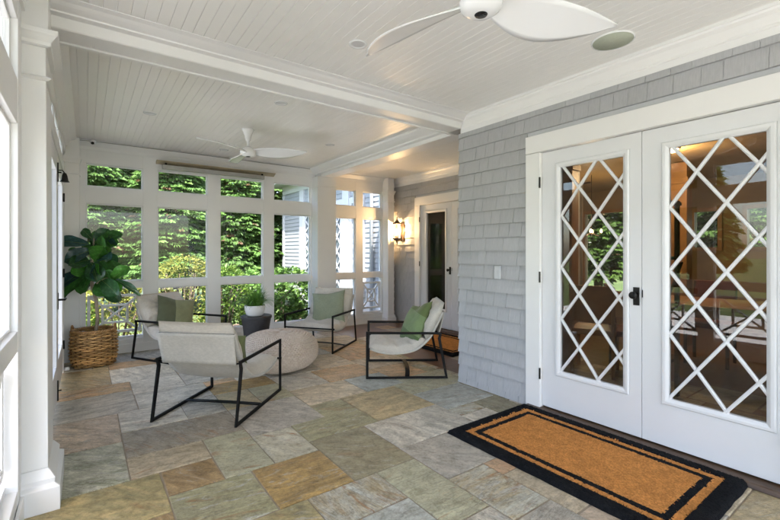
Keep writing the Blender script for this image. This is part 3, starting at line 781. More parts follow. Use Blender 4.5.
def fan(loc, zc, angs, label):
    t = thing('ceiling_fan', label, 'ceiling fan', loc, 0, 'ceiling fans')
    zt = zc - loc[2]
    mb = MB(); mb.smooth = True
    mb.lathe([(0, -0.052), (0.030, -0.052), (0.055, -0.046), (0.078, -0.030), (0.085, -0.008), (0.080, 0.015), (0.055, 0.040), (0.030, 0.055), (0.0, 0.058)], n=40)
    mb.build('motor_housing', M['fanwhite'], t)
    mb = MB(); mb.smooth = True; mb.lathe([(0, -0.0555), (0.024, -0.0545), (0.027, -0.050), (0, -0.048)], n=28); mb.build('centre_cap', M['lens'], t)
    mb = MB(); mb.smooth = True; mb.tube([(0, 0, 0.05), (0, 0, zt - 0.03)], 0.013, 14); mb.build('downrod', M['fanwhite'], t)
    mb = MB(); mb.smooth = True; mb.lathe([(0.018, zt - 0.13), (0.026, zt - 0.12), (0.036, zt - 0.07), (0.06, zt - 0.012), (0.064, zt), (0, zt)], n=32); mb.build('canopy', M['fanwhite'], t)
    mesh = None
    for a in angs:
        if mesh is None: bl = blade_mesh().build('blade', M['fanwhite'], t); mesh = bl
        else: bl = mesh.copy(); COL.objects.link(bl); bl.parent = t
        bl.rotation_euler = (0, 0, R(a))
    return t
fan((1.252, 1.100, 2.255), ZN, (102, -21, 220), 'large white three bladed fan close overhead')
fan((1.428, 4.566, 2.365), ZF, (-37, 207, 85), 'white ceiling fan hanging over the seating group')

def can_light(x, y, z, label):
    t = thing('recessed_light', label, 'ceiling light', (x, y, z), 0, 'recessed ceiling lights')
    mb = MB(); mb.smooth = True; mb.lathe([(0.040, -0.001), (0.043, -0.005), (0.055, -0.005), (0.058, -0.001), (0.058, 0.004), (0.040, 0.004), (0.040, -0.001)], n=28, ring=True)
    mb.build('trim_ring', M['fanwhite'], t)
    mb = MB(); mb.lathe([(0, 0.0025), (0.041, 0.0025), (0.041, -0.0008), (0, -0.0008)], n=24); mb.build('lamp_face', M['plate'], t)
can_light(1.366, 2.196, ZN, 'round recessed light near the tip of the large fan blade')
can_light(0.497, 4.586, ZF, 'round recessed light on the left of the far ceiling')
can_light(1.414, 3.58, ZF, 'round recessed light just behind the cross beam')
can_light(2.455, 4.606, ZF, 'round recessed light beside the second beam')
can_light(1.457, 5.65, ZF, 'round recessed light above the heater bar')
t = thing('ceiling_speaker', 'flat round pale green speaker grille in the near ceiling', 'speaker', (2.60, 1.235, ZN))
mb = MB(); mb.smooth = True; mb.lathe([(0, -0.006), (0.112, -0.006), (0.1122, 0.0)], n=48); mb.build('grille', M['grille'], t)
mb = MB(); mb.smooth = True; mb.lathe([(0.1125, -0.0065), (0.118, -0.0065), (0.121, -0.002), (0.121, 0.003), (0.1125, 0.003), (0.1125, -0.0065)], n=48, ring=True); mb.build('trim_ring', M['fanwhite'], t)

t = thing('bar_heater', 'long slim gold and grey heater bar mounted over the far windows', 'heater', (1.5, 6.08, 2.42)); o = (1.5, 6.08, 2.42)
mb = MB(); mb.hexa([(0.73, 6.03, 2.445), (2.30, 6.03, 2.445), (2.30, 6.115, 2.41), (0.73, 6.115, 2.41), (0.73, 6.03, 2.452), (2.30, 6.03, 2.452), (2.30, 6.115, 2.452), (0.73, 6.115, 2.452)]); mb.build('reflector', M['brass'], t, o, 0.002)
mb = MB(); mb.box(0.80, 2.14, 6.062, 6.118, 2.352, 2.405); mb.build('body', M['steel'], t, o)
for x in (0.84, 2.11):
    mb = MB(); mb.box(x - 0.012, x + 0.012, 6.07, 6.16, 2.385, 2.44); mb.build('bracket', M['black'], t, o)
t = thing('security_camera', 'tiny white camera with a black lens in the upper far corner', 'camera', (0.07, 6.08, 2.57))
mb = MB(); mb.smooth = True; mb.lathe([(0.03, 0.035), (0.034, 0.02), (0.030, 0.0), (0.022, -0.012), (0, -0.016)], n=20); mb.build('body', M['fanwhite'], t)
mb = MB(); mb.smooth = True; mb.tube([(-0.004, -0.022, -0.004), (-0.008, -0.042, -0.010)], 0.016, 14); mb.build('lens', M['lens'], t)
mb = MB(); mb.tube([(-0.2, 6.11, 2.585), (0.05, 6.108, 2.598), (0.8, 6.106, 2.6005), (2.9, 6.106, 2.6005)], 0.004, 6)  # rod drawn in place of the dark gap line at the ceiling edge
tag(mb.build('gap_line', M['steel'], None, (0.5, 6.1, 2.6)), 'thin dark rod standing for the gap along the far ceiling edge', 'gap_line')

# lantern
t = thing('wall_lantern', 'lit bronze lantern with candle bulbs on the alcove wall', 'lantern', (XA - 0.02, 5.895, 1.4)); o = (XA - 0.02, 5.895, 1.4)
LX, LY = 4.485, 5.895
mb = MB(); mb.box(4.600, 4.622, LY - 0.055, LY + 0.055, 1.47, 1.80); mb.build('back_plate', M['bronze'], t, o, 0.006)
mb = MB(); mb.smooth = True
mb.tube([(4.60, LY, 1.53), (4.565, LY, 1.495), (4.53, LY, 1.47), (LX, LY, 1.462)], 0.009, 8); mb.tube([(4.60, LY, 1.50), (4.575, LY, 1.462), (4.555, LY, 1.475), (4.56, LY, 1.49)], 0.006, 8); mb.build('arm', M['bronze'], t, o)
mb = MB(); mb.smooth = True
mb.lathe([(0.0, 1.895), (0.006, 1.89), (0.010, 1.872), (0.006, 1.862), (0.013, 1.852), (0.030, 1.825), (0.058, 1.795), (0.092, 1.780), (0.094, 1.772), (0.0, 1.772)], (LX, LY, 0), 8); mb.build('roof', M['bronze'], t, o)
mb = MB()
mb.lathe([(0.0, 1.515), (0.088, 1.515), (0.086, 1.502), (0.060, 1.488), (0.028, 1.470), (0.014, 1.45), (0.018, 1.44), (0.008, 1.425), (0.004, 1.40), (0.0, 1.395)], (LX, LY, 0), 8)
mb.build('base', M['bronze'], t, o)
mb = MB()
for k in range(6):
    a = 2 * PI * k / 6; mb.tube([(LX + 0.080 * math.cos(a), LY + 0.080 * math.sin(a), 1.514), (LX + 0.080 * math.cos(a), LY + 0.080 * math.sin(a), 1.773)], 0.005, 6)
mb.build('cage', M['bronze'], t, o)
mb = MB(); mb.smooth = True; mb.lathe([(0.076, 1.516), (0.076, 1.771)], (LX, LY, 0), 24); mb.f = mb.f[:-2]; mb.mi = mb.mi[:-2]; mb.sm = mb.sm[:-2]; mb.tints = mb.tints[:-2]
mb.build('glass_shade', M['glass'], t, o)
for k in range(3):
    a = 2 * PI * k / 3 + 0.5; x, y = LX + 0.028 * math.cos(a), LY + 0.028 * math.sin(a)
    mb = MB(); mb.smooth = True; mb.tube([(x, y, 1.515), (x, y, 1.605)], 0.010, 10); cd = mb.build('candle', M['ceramic'], t, o)
    mb = MB(); mb.smooth = True; mb.lathe([(0, 1.606), (0.009, 1.612), (0.013, 1.63), (0.009, 1.655), (0.003, 1.675), (0, 1.68)], (x, y, 0), 12); mb.build('bulb', M['flame'], cd, o)

t = thing('wall_switch_plate', 'small pale plate set in the shingles left of the lattice doors', 'switch plate', (XW - 0.02, 2.385, 1.09))
mb = MB(); mb.box(-0.012, 0.006, -0.032, 0.032, -0.058, 0.058); mb.build('plate', M['plate'], t, bevel=0.003)
mb = MB(); mb.box(-0.016, -0.0125, -0.008, 0.008, -0.018, 0.018); mb.build('switch', M['plate'], t, bevel=0.001)

# ------------------------------------------------------------------ doormats
def mat_mesh(W=0.875, L=1.445):
    t = thing('doormat', 'large orange coir doormat with black bands before the lattice doors', 'doormat', (2.04 + W / 2, 0.655 + L / 2, 0.001), 0, 'coir doormats')
    ORG, BLK = (0.66, 0.285, 0.08), (0.013, 0.0135, 0.015)
    def inset(x, y):
        return min(x, y, W - x, L - y)
    rn = random.Random(4)
    def colour(x, y):
        d = inset(x, y) + rn.uniform(-0.0035, 0.0035) + 0.005 * mnoise.noise(Vector((x * 14, y * 14, 3)))
        return BLK if d < 0.088 else ORG if d < 0.128 else BLK if d < 0.168 else ORG
    mb = MB(); nx, ny = 110, 180
    def z(i, j):
        x, y = i / (nx - 1) * W, j / (ny - 1) * L
        e = inset(x, y)
        edge = min(1, e / 0.02) ** 0.5
        return 0.006 + edge * (0.016 + (0.006 if e < 0.088 else 0) + rn.uniform(-0.0015, 0.0015)), x, y
    pts = []
    for i in range(nx):
        row = []
        for j in range(ny):
            h_, x, y = z(i, j)
            wob = 0.004 * mnoise.noise(Vector((x * 9, y * 9, 1)))
            ox = wob if i in (0, nx - 1) else 0; oy = wob if j in (0, ny - 1) else 0
            row.append(mb.pt((x - W / 2 + ox, y - L / 2 + oy, h_)))
        pts.append(row)
    for i in range(nx - 1):
        for j in range(ny - 1):
            x, y = (i + 0.5) / (nx - 1) * W, (j + 0.5) / (ny - 1) * L
            c = colour(x, y); k = rn.uniform(0.75, 1.2)
            mb.cur = {'tint': [q * k for q in c]}; mb.face((pts[i][j], pts[i + 1][j], pts[i + 1][j + 1], pts[i][j + 1]))
    mb.cur = {'tint': BLK}
    rim = [r[0] for r in pts] + pts[-1][1:] + [r[-1] for r in pts[::-1]][1:] + pts[0][::-1][1:-1]
    low = [mb.pt((mb.v[i][0], mb.v[i][1], 0.0)) for i in rim]
    for k in range(len(rim)): mb.face((rim[k], low[k], low[(k + 1) % len(rim)], rim[(k + 1) % len(rim)]))
    mb.build('base', M['coir'], t, recalc=False)
    mb = MB()
    for _ in range(26000):
        x, y = rn.uniform(0.001, W - 0.001), rn.uniform(0.001, L - 0.001); c = colour(x, y); k = rn.uniform(0.65, 1.35)
        e = inset(x, y); z0 = 0.006 + min(1, e / 0.02) ** 0.5 * (0.016 + (0.006 if e < 0.088 else 0)) - 0.003
        a = rn.uniform(0, 2 * PI); w = 0.0016; l = rn.uniform(0.004, 0.009); lean = rn.uniform(0, 0.007)
        dx, dy = math.cos(a) * w, math.sin(a) * w; b_ = rn.uniform(0, 2 * PI)
        mb.cur = {'tint': [q * k for q in c]}
        mb.poly([(x - W / 2 - dx, y - L / 2 - dy, z0), (x - W / 2 + dx, y - L / 2 + dy, z0), (x - W / 2 + lean * math.cos(b_), y - L / 2 + lean * math.sin(b_), z0 + l)])
    mb.build('pile', M['coir'], t, recalc=False)
    return t
mat1 = mat_mesh()
mat2 = dup(mat1, (3.56 + 0.44, 3.58 + 0.72, 0.001), 0, 'orange and black doormat in the alcove before the plain glass doors')

# ------------------------------------------------------------------ sling lounge chairs
CONT = [(0.385, 0.300), (0.256, 0.258), (0.106, 0.245), (-0.046, 0.268), (-0.13, 0.310), (-0.23, 0.405), (-0.30, 0.53), (-0.35, 0.625), (-0.368, 0.662)]
def catmull(P, n):
    out = []; P = [Vector(p) for p in P]; P = [P[0] * 2 - P[1]] + P + [P[-1] * 2 - P[-2]]
    for k in range(1, len(P) - 2):
        for i in range(n):
            t = i / n; a, b_, c, d = P[k - 1:k + 3]
            out.append(0.5 * ((2 * b_) + (-a + c) * t + (2 * a - 5 * b_ + 4 * c - d) * t * t + (-a + 3 * b_ - 3 * c + d) * t ** 3))
    out.append(P[-2]); return out
CURVE = catmull([(x, z) for x, z in CONT], 7)
SW = 0.30    # half width of the sling
def make_chair(label, loc, rz):
    t = thing('lounge_chair', label, 'chair', loc, rz, 'sling lounge chairs')
    for s in (1, -1):
        y = 0.335 * s
        path = [(0.40, y, 0.010), (0.40, y, 0.460), (-0.335, y, 0.452), (-0.322, y, 0.40), (-0.395, y, 0.010), (0.40, y, 0.010)]
        mb = MB(); mb.bar(path, 0.029, 0.016, (0, 1, 0)); mb.build('side_frame', M['black'], t, bevel=0.002)
    mb = MB(); mb.bar([(0.0 - 0.02 * (1 - (k / 6 - 1) ** 2), -0.329 + 0.658 * k / 12, 0.022 + 0.012 * (1 - (k / 6 - 1) ** 2)) for k in range(13)], 0.045, 0.008, (0, 0, 1)); mb.build('stretcher', M['black'], t)
    # inner rod frame that carries the sling
    mb = MB(); mb.smooth = True
    for s in (1, -1):
        mb.tube([(p.x, s * (SW - 0.002), p.y) for p in CURVE], 0.008, 8)
    mb.tube([(CONT[0][0], -0.33, CONT[0][1]), (CONT[0][0], 0.33, CONT[0][1])], 0.009, 8)
    mb.tube([(-0.326, -0.33, 0.440), (-0.318, -0.28, 0.434), (-0.318, 0.28, 0.434), (-0.326, 0.33, 0.440)], 0.006, 8)
    mb.tube([(CURVE[-2].x, -SW, CURVE[-2].y), (CURVE[-2].x, SW, CURVE[-2].y)], 0.007, 8)
    mb.build('sling_rods', M['black'], t)
    for s in (1, -1):
        mb = MB(); mb.smooth = True; mb.tube([(CONT[0][0], s * 0.338, CONT[0][1]), (CONT[0][0], s * 0.351, CONT[0][1])], 0.013, 10); mb.build('bolt', M['black'], t)
    n = len(CURVE)
    nrm = []
    for k in range(n):
        d = (CURVE[min(k + 1, n - 1)] - CURVE[max(k - 1, 0)]).normalized(); nrm.append(Vector((d.y, -d.x)) if False else Vector((-d.y, d.x)) * -1)
    nrm = [v if (v.y > 0 or v.x > 0) else -v for v in nrm]
    # sling: hangs a little between the rods
    mb = MB(); mb.smooth = True; nw = 17
    def sp(k, j, off):
        u = 2 * j / (nw - 1) - 1; sag = -0.018 * (1 - u * u) * math.sin(PI * k / (n - 1))
        p = CURVE[k] + nrm[k] * (sag + off); return (p.x, u * (SW + 0.016), p.y)
    a = mb.grid(lambda k, j: sp(k, j, 0.011), n, nw); b_ = mb.grid(lambda k, j: sp(k, j, -0.011), n, nw)
    for k in range(n - 1):
        mb.face((a[k][0], a[k + 1][0], b_[k + 1][0], b_[k][0])); mb.face((a[k][-1], b_[k][-1], b_[k + 1][-1], a[k + 1][-1]))
    for j in range(nw - 1):
        mb.face((a[0][j], b_[0][j], b_[0][j + 1], a[0][j + 1])); mb.face((a[-1][j], a[-1][j + 1], b_[-1][j + 1], b_[-1][j]))
    mb.build('sling', M['sling'], t)
    # rear flap of the sling, stretched from the top edge down to the rear crossbar
    mb = MB(); mb.smooth = True
    def fp(k, j, off):
        f = k / 9; u = 2 * j / 20 - 1
        bow = 0.010 * math.sin(PI * f) * (1 - u * u) + 0.003 * mnoise.noise(Vector((u * 3, f * 3, 4.2)))
        return (-0.378 + 0.052 * f + bow - off, u * (SW + 0.010 - 0.012 * f), 0.664 - 0.238 * f)
    a = mb.grid(lambda k, j: fp(k, j, 0.004), 10, 21); b_ = mb.grid(lambda k, j: fp(k, j, -0.004), 10, 21)
    for k in range(9):
        mb.face((a[k][0], a[k + 1][0], b_[k + 1][0], b_[k][0])); mb.face((a[k][-1], b_[k][-1], b_[k + 1][-1], a[k + 1][-1]))
    for j in range(20):
        mb.face((a[0][j], b_[0][j], b_[0][j + 1], a[0][j + 1])); mb.face((a[-1][j], a[-1][j + 1], b_[-1][j + 1], b_[-1][j]))
    mb.build('rear_flap', M['sling'], t)
    # loose pad on the sling, in two cushions, with creases
    def pad(name, k0, k1, th, seed, lip):
        mb = MB(); mb.smooth = True; m = 26; w = 33
        cur = [CURVE[k0].lerp(CURVE[k0], 0)] if False else CURVE[k0:k1 + 1]
        L = len(cur)
        def P(i, j, top):
            f = i / (m - 1); u = 2 * j / (w - 1) - 1
            q = f * (L - 1); a0 = min(int(q), L - 2); fr_ = q - a0
            c = cur[a0].lerp(cur[a0 + 1], fr_); nn = nrm[k0 + a0].lerp(nrm[k0 + a0 + 1], fr_).normalized()
            ext = 0
            if lip and f > 0.86: c = c + Vector((-0.025, 0.085)) * ((f - 0.86) / 0.14) ** 1.3
            eu = (1 - abs(u) ** 5) ** 0.5; ef = (1 - abs(2 * f - 1) ** 4.5) ** 0.5
            body = th * max(0.0, eu * ef)
            nv = Vector((c.x * 7 + seed, u * 2.2, c.y * 7))
            wr = mnoise.noise(nv) * 0.018 + mnoise.noise(Vector((nv.x * 3.2, nv.y * 2.0, nv.z * 3.2 + 2))) * 0.014 - 0.020 * abs(mnoise.noise(Vector((nv.x * 2.2 + u * 2.0, u * 2.5 + seed, nv.z * 2.2))))
            wr += -0.006 * math.exp(-((f - 0.5 - 0.12 * mnoise.noise(Vector((u * 1.5, seed, 0)))) / 0.035) ** 2)
            sag = -0.016 * (1 - u * u) * (0.4 + 0.6 * math.sin(PI * (k0 + q) / (n - 1)))
            h_ = 0.013 + sag + (body + wr * eu * ef if top else 0.0)
            p = c + nn * h_
            half = SW + 0.004 + (0.012 if not lip else 0.006) * math.sin(PI * f) - 0.010 * abs(2 * f - 1) ** 6
            return (p.x, u * half, p.y)
        a = mb.grid(lambda i, j: P(i, j, True), m, w); b_ = mb.grid(lambda i, j: P(i, j, False), m, w)
        for i in range(m - 1):
            mb.face((a[i][0], a[i + 1][0], b_[i + 1][0], b_[i][0])); mb.face((a[i][-1], b_[i][-1], b_[i + 1][-1], a[i + 1][-1]))
        for j in range(w - 1):
            mb.face((a[0][j], b_[0][j], b_[0][j + 1], a[0][j + 1])); mb.face((a[-1][j], a[-1][j + 1], b_[-1][j + 1], b_[-1][j]))
        mb.build(name, M['oat'], t)
    pad('seat_cushion', 0, 33, 0.100, 1.3, False)
    pad('back_cushion', 33, n - 1, 0.095, 6.1, True)
    return t
ch = make_chair('sling chair with its back to the viewer, nearest on the left', (0.914, 3.597, 0.001), R(45.8))
dup(ch, (0.934, 5.62, 0.001), R(-59.8), 'sling chair beside the basket with a two tone olive pillow')
dup(ch, (2.596, 5.089, 0.001), R(216.9), 'sling chair at the far windows holding the sage pillow')
dup(ch, (2.784, 3.516, 0.001), R(145.5), 'sling chair seen from its side near the shingled corner')

def pillow(name, label, mat, size, loc, rot, seed):
    mb = MB(); mb.smooth = True; n = 25
    def P(i, j, sgn):
        u, v_ = 2 * i / (n - 1) - 1, 2 * j / (n - 1) - 1
        e = max(0, (1 - abs(u) ** 3.0) * (1 - abs(v_) ** 3.0)) ** 0.55
        pinch = 1 - 0.09 * (1 - abs(v_) ** 2) * abs(u) ** 6; pinch2 = 1 - 0.09 * (1 - abs(u) ** 2) * abs(v_) ** 6
        q = Vector((u * 1.6 + seed, v_ * 1.6, sgn))
        wr = mnoise.noise(q) * 0.012 + mnoise.noise(q * 2.3) * 0.007
        dent = -0.035 * math.exp(-((u * 1.0) ** 2 * 5 + (v_ - 0.85) ** 2 * 5))
        th = 0.075 * e + (wr + dent) * e
        return (sgn * max(th, 0.002), u * size / 2 * pinch, v_ * size / 2 * pinch2 + dent * 0.5)
    a = mb.grid(lambda i, j: P(i, j, 1), n, n); b_ = mb.grid(lambda i, j: P(i, j, -1), n, n)
    for i in range(n - 1):
        for (x, y) in (((i, 0), (i + 1, 0)), ((i, n - 1), (i + 1, n - 1)), ((0, i), (0, i + 1)), ((n - 1, i), (n - 1, i + 1))):
            mb.face((a[x[0]][x[1]], a[y[0]][y[1]], b_[y[0]][y[1]], b_[x[0]][x[1]]))
    ob = mb.build(name, mat, None)
    ob.location = loc; ob.rotation_euler = rot
    return tag(ob, label, 'pillow', 'throw pillows')
def on_chair(cx, cy, rz, x, y):
    c, s = math.cos(rz), math.sin(rz); return cx + x * c - y * s, cy + x * s + y * c
def put_pillow(label, mat, size, chair, lx, ly, z, yaw, tilt, roll, seed):
    cx, cy, rz = chair; x, y = on_chair(cx, cy, rz, lx, ly)
    m = Matrix.Rotation(rz + yaw, 4, 'Z') @ Matrix.Rotation(-tilt, 4, 'Y') @ Matrix.Rotation(roll, 4, 'X')
    ob = pillow('throw_pillow', label, mat, size, (x, y, z), m.to_euler(), seed)
    return ob
put_pillow('two tone olive velvet pillow on the chair by the basket', M['olive2'], 0.45, (0.934, 5.62, R(-59.8)), -0.115, 0.03, 0.50, R(-16), R(27), R(-14), 2)
put_pillow('plain sage pillow on the chair at the far windows', M['sage'], 0.48, (2.596, 5.089, R(216.9)), -0.125, 0.03, 0.50, R(6), R(27), R(8), 5)
put_pillow('pieced green pillow on the side facing chair by the shingled corner', M['green3'], 0.46, (2.784, 3.516, R(145.5)), -0.11, 0.0, 0.505, R(16), R(28), R(14), 9)
put_pillow('moss green pillow mostly hidden in the nearest chair', M['moss'], 0.36, (0.914, 3.597, R(45.8)), -0.115, -0.085, 0.465, R(10), R(27), R(4), 12)

# pouf
mb = MB(); mb.smooth = True; NA, NZ, NST, NRW = 720, 250, 76, 33
def pf(i, j):
    v_ = j / (NZ - 1); a = 2 * PI * i / NA
    th = -PI / 2 + PI * v_
    r = 0.415 * abs(math.cos(th)) ** 0.62; z = 0.203 + 0.203 * math.copysign(abs(math.sin(th)) ** 0.92, math.sin(th))
    row = v_ * NRW; ri = int(row); fr_ = row - ri
    sa = (a / (2 * PI) * NST + (0.5 if ri % 2 else 0)) % 1.0
    st = (abs(math.sin(PI * fr_)) ** 0.6) * (0.35 + 0.65 * abs(math.sin(PI * (sa + 0.22 * (fr_ - 0.5)))) ** 0.7)
    k = 0.017 * (st - 0.5); s_ = min(1, r / 0.10); nrx = math.cos(th)
    lump = 0.010 * mnoise.noise(Vector((math.cos(a) * 2, math.sin(a) * 2, v_ * 3)))
    rr = max(0.0, r + (k * (0.35 + 0.65 * nrx) + lump) * s_); zz = z + k * s_ * math.sin(th)
    return (rr * math.cos(a), rr * math.sin(a), max(0.0, zz))
mb.grid(pf, NA, NZ, closeu=True)
po = mb.build('pouf', M['knit'], None); po.location = (1.70, 4.35, 0.001)
tag(po, 'round beige knitted pouf in the middle of the chairs', 'pouf')

# stool table with a potted grass
t = thing('side_table', 'charcoal woven drum table between the far chairs', 'side table', (1.68, 5.05, 0.001))
mb = MB(); mb.smooth = True; prof = []
for k in range(46):
    z = 0.0 + 0.46 * k / 45; r = 0.155 + 0.020 * (2 * z / 0.46 - 1) ** 2 - 0.02 * (1 - z / 0.46) + (0.002 if k % 2 else -0.002)
    prof.append((r, z))
mb.lathe([(0, 0)] + prof + [(0, 0.46)], n=48); mb.build('drum', M['rattan'], t)
mb = MB(); mb.smooth = False; mb.lathe([(0, 0.4605), (0.180, 0.4605), (0.184, 0.466), (0.184, 0.488), (0.180, 0.494), (0, 0.494)], n=48); mb.build('table_top', M['rattan'], t, bevel=0.002)
t = thing('potted_plant', 'white pot of bright grassy foliage on the drum table', 'plant', (1.66, 5.04, 0.4955))
mb = MB(); mb.smooth = True; mb.lathe([(0, 0), (0.085, 0), (0.100, 0.015), (0.118, 0.075), (0.122, 0.118), (0.122, 0.128), (0.112, 0.128), (0.108, 0.11), (0, 0.105)], n=40); mb.build('pot', M['ceramic'], t)
rn = random.Random(12); mb = MB(); mb.smooth = True
for k in range(560):
    a = rn.uniform(0, 2 * PI); r0 = 0.085 * math.sqrt(rn.random()); sp_ = rn.uniform(0.02, 0.30) ; hgt = rn.uniform(0.17, 0.34) * (1 - 1.6 * max(0, sp_ - 0.12))
    tone = rn.uniform(0.7, 1.35); mb.cur = {'tint': (0.13 * tone, 0.29 * tone, 0.045 * tone)}
    pr = None; w = rn.uniform(0.003, 0.006); ca, sa = math.cos(a), math.sin(a)
    for q in range(6):
        f = q / 5; rad = r0 + sp_ * f ** 1.6; z = 0.10 + hgt * (f - 0.45 * f ** 3 * (sp_ / 0.15))
        ww = w * (1 - f * 0.85); c = (ca * rad, sa * rad, z)
        cur = (mb.pt((c[0] - sa * ww, c[1] + ca * ww, z)), mb.pt((c[0] + sa * ww, c[1] - ca * ww, z)))
        if pr: mb.face((pr[0], pr[1], cur[1], cur[0]))
        pr = cur
mb.build('foliage', M['leaf'], t, recalc=False)

# ------------------------------------------------------------------ fig tree in a wicker basket
BX, BY = 0.075, 5.765
t = thing('wicker_basket', 'round honey coloured wicker basket holding the fig tree', 'basket', (BX, BY, 0.001))
rn = random.Random(3); mb = MB(); mb.smooth = True
rows = 20; NS = 20
def br(z): return 0.186 + 0.026 * min(1, z / 0.12) ** 0.7 - 0.012 * max(0, (z - 0.25) / 0.15)
for k in range(rows):
    z = 0.012 + k * 0.0186; tone = rn.uniform(0.65, 1.35)
    mb.cur = {'tint': (0.58 * tone, 0.345 * tone, 0.135 * tone)}
    pth = []
    for i in range(NS * 6 + 1):
        a = 2 * PI * i / (NS * 6); w = 0.013 * math.cos(NS / 2 * a + (PI if k % 2 else 0)) + rn.uniform(-0.0015, 0.0015)
        pth.append(((br(z) + w) * math.cos(a), (br(z) + w) * math.sin(a), z + rn.uniform(-0.002, 0.002) + 0.004 * math.sin(3 * a + k)))
    mb.tube(pth, 0.0095, 7, cap=False)
mb.build('weave', M['wicker'], t, recalc=False)
mb = MB(); mb.smooth = True
for k in range(NS):
    a = 2 * PI * k / NS; mb.cur = {'tint': (0.27, 0.14, 0.05)}
    mb.tube([(br(z) * math.cos(a), br(z) * math.sin(a), z) for z in (0.0, 0.1, 0.2, 0.3, 0.375)], 0.006, 6)
mb.build('stakes', M['wicker'], t, recalc=False)
mb = MB(); mb.smooth = True
for q in range(3):
    mb.cur = {'tint': (0.42, 0.23, 0.085)}
    mb.tube([((br(0.38) + 0.012 * math.cos(i * 0.9 + q * 2.1)) * math.cos(2 * PI * i / 120), (br(0.38) + 0.012 * math.cos(i * 0.9 + q * 2.1)) * math.sin(2 * PI * i / 120), 0.385 + 0.012 * math.sin(i * 0.9 + q * 2.1)) for i in range(121)], 0.009, 6, cap=False)
mb.build('rim', M['wicker'], t, recalc=False)
for a0 in (2.9, -0.25):
    mb = MB(); mb.smooth = True; mb.cur = {'tint': (0.36, 0.18, 0.06)}
    for q in range(2):
        mb.tube([(0.205 * math.cos(a0 + (f - 0.5) * 0.55), 0.205 * math.sin(a0 + (f - 0.5) * 0.55), 0.36 + (0.075 + 0.012 * q) * math.sin(PI * f)) for f in [i / 14 for i in range(15)]], 0.009, 7)
    mb.build('handle', M['wicker'], t, recalc=False)
mb = MB(); mb.lathe([(0, 0.02), (0.160, 0.02), (0.178, 0.30), (0, 0.305)], n=32); mb.build('liner', M['soil'], t)

t = thing('fig_tree', 'fiddle leaf fig with big glossy leaves standing in the basket', 'tree', (BX, BY, 0.307))
mb = MB(); mb.smooth = True
rv = Vector((0.806, -0.592, 0)); fv = Vector((0.592, 0.806, 0))     # across and away from the windows
def loc(r, d, z): return rv * r + fv * d + Vector((0, 0, z - 0.307))
SC = 0.01135
def px(x, y, d=0.0):      # metres across from the stem foot and height above the floor
    return loc((x - 95) * SC, d, 1.27 - (y - 252) * SC)
trunk = [px(96, 338, 0), px(98, 318, 0.01), px(97, 300, 0.0), px(93, 285, -0.01), px(93, 268, 0.0), px(95, 252, 0.0), px(95, 238, 0.0)]
mb.tube(trunk, [0.021, 0.019, 0.017, 0.015, 0.013, 0.010, 0.006], 10)
mb.tube([px(95, 292, 0.0), px(91, 280, 0.03), px(90, 266, 0.05), px(87, 255, 0.05)], [0.012, 0.010, 0.008, 0.005], 8)
mb.tube([px(95, 290, 0.0), px(101, 281, -0.03), px(112, 277, -0.03)], [0.009, 0.008, 0.005], 8)
mb.build('trunk', M['bark'], t)
mb = MB(); mb.smooth = True; rn = random.Random(6)
def leaf(base, tip, wd, tone, roll, droop):
    base = Vector(base); tip = Vector(tip); d = tip - base; L = d.length; d.normalize()
    sd = d.cross(fv)
    sd.normalize(); sd = Matrix.Rotation(roll * 0.95, 3, d) @ sd; up = sd.cross(d)
    if up.z < 0: up = -up
    nu, nv = 13, 9; mb.cur = {'tint': tone}
    ph = rn.uniform(0, 6)
    def P(i, j):
        f = i / (nu - 1); u = 2 * j / (nv - 1) - 1
        if f < 0.12: w = 0.006 + 0.02 * (f / 0.12) ** 2 * wd * 6
        else:
            g = (f - 0.12) / 0.88
            w = wd * (0.30 + 0.70 * math.sin(PI * min(1, 0.18 + 0.62 * g)) ** 1.2) * (1 - max(0, (g - 0.72) / 0.28) ** 2.2) ** 0.5 * (0.62 + 0.38 * min(1, g * 1.9))
        cup = 0.30 * abs(u) ** 1.3 * w
        bend = -droop * L * f * f + 0.15 * droop * L * f
        wave = 0.008 * math.sin(f * 13 + ph + (2 if u > 0 else 0)) * abs(u)
        p = base + d * (L * f) + sd * (u * w) + up * (cup + wave)
        p.z += bend
        return p
    ids = [[mb.pt(P(i, j)) for j in range(nv)] for i in range(nu)]
    for i in range(nu - 1):
        for j in range(nv - 1):
            k3 = 1.9 if j in (3, 4) and False else (1.35 if (i + (abs(j - 3.5) // 1)) % 3 == 0 else 1.0)
            mb.cur = {'tint': [c * k3 for c in tone]}
            mb.face((ids[i][j], ids[i + 1][j], ids[i + 1][j + 1], ids[i][j + 1]))
    # pale midrib
    mb.cur = {'tint': (0.17, 0.26, 0.09)}; c0 = (nv - 1) // 2; pr_ = None
    for i in range(nu):
        q = Vector(mb.v[ids[i][c0]]); w_ = 0.0032 * (1 - 0.75 * i / (nu - 1))
        cu_ = [mb.pt(q + sd * w_ + up * 0.0025), mb.pt(q - sd * w_ + up * 0.0025), mb.pt(q + sd * w_ - up * 0.0025), mb.pt(q - sd * w_ - up * 0.0025)]
        if pr_: mb.face((pr_[0], pr_[1], cu_[1], cu_[0])); mb.face((pr_[2], cu_[2], cu_[3], pr_[3]))
        pr_ = cu_
DG, MG, BG, BL = (0.028, 0.082, 0.028), (0.042, 0.135, 0.028), (0.065, 0.225, 0.030), (0.030, 0.075, 0.066)
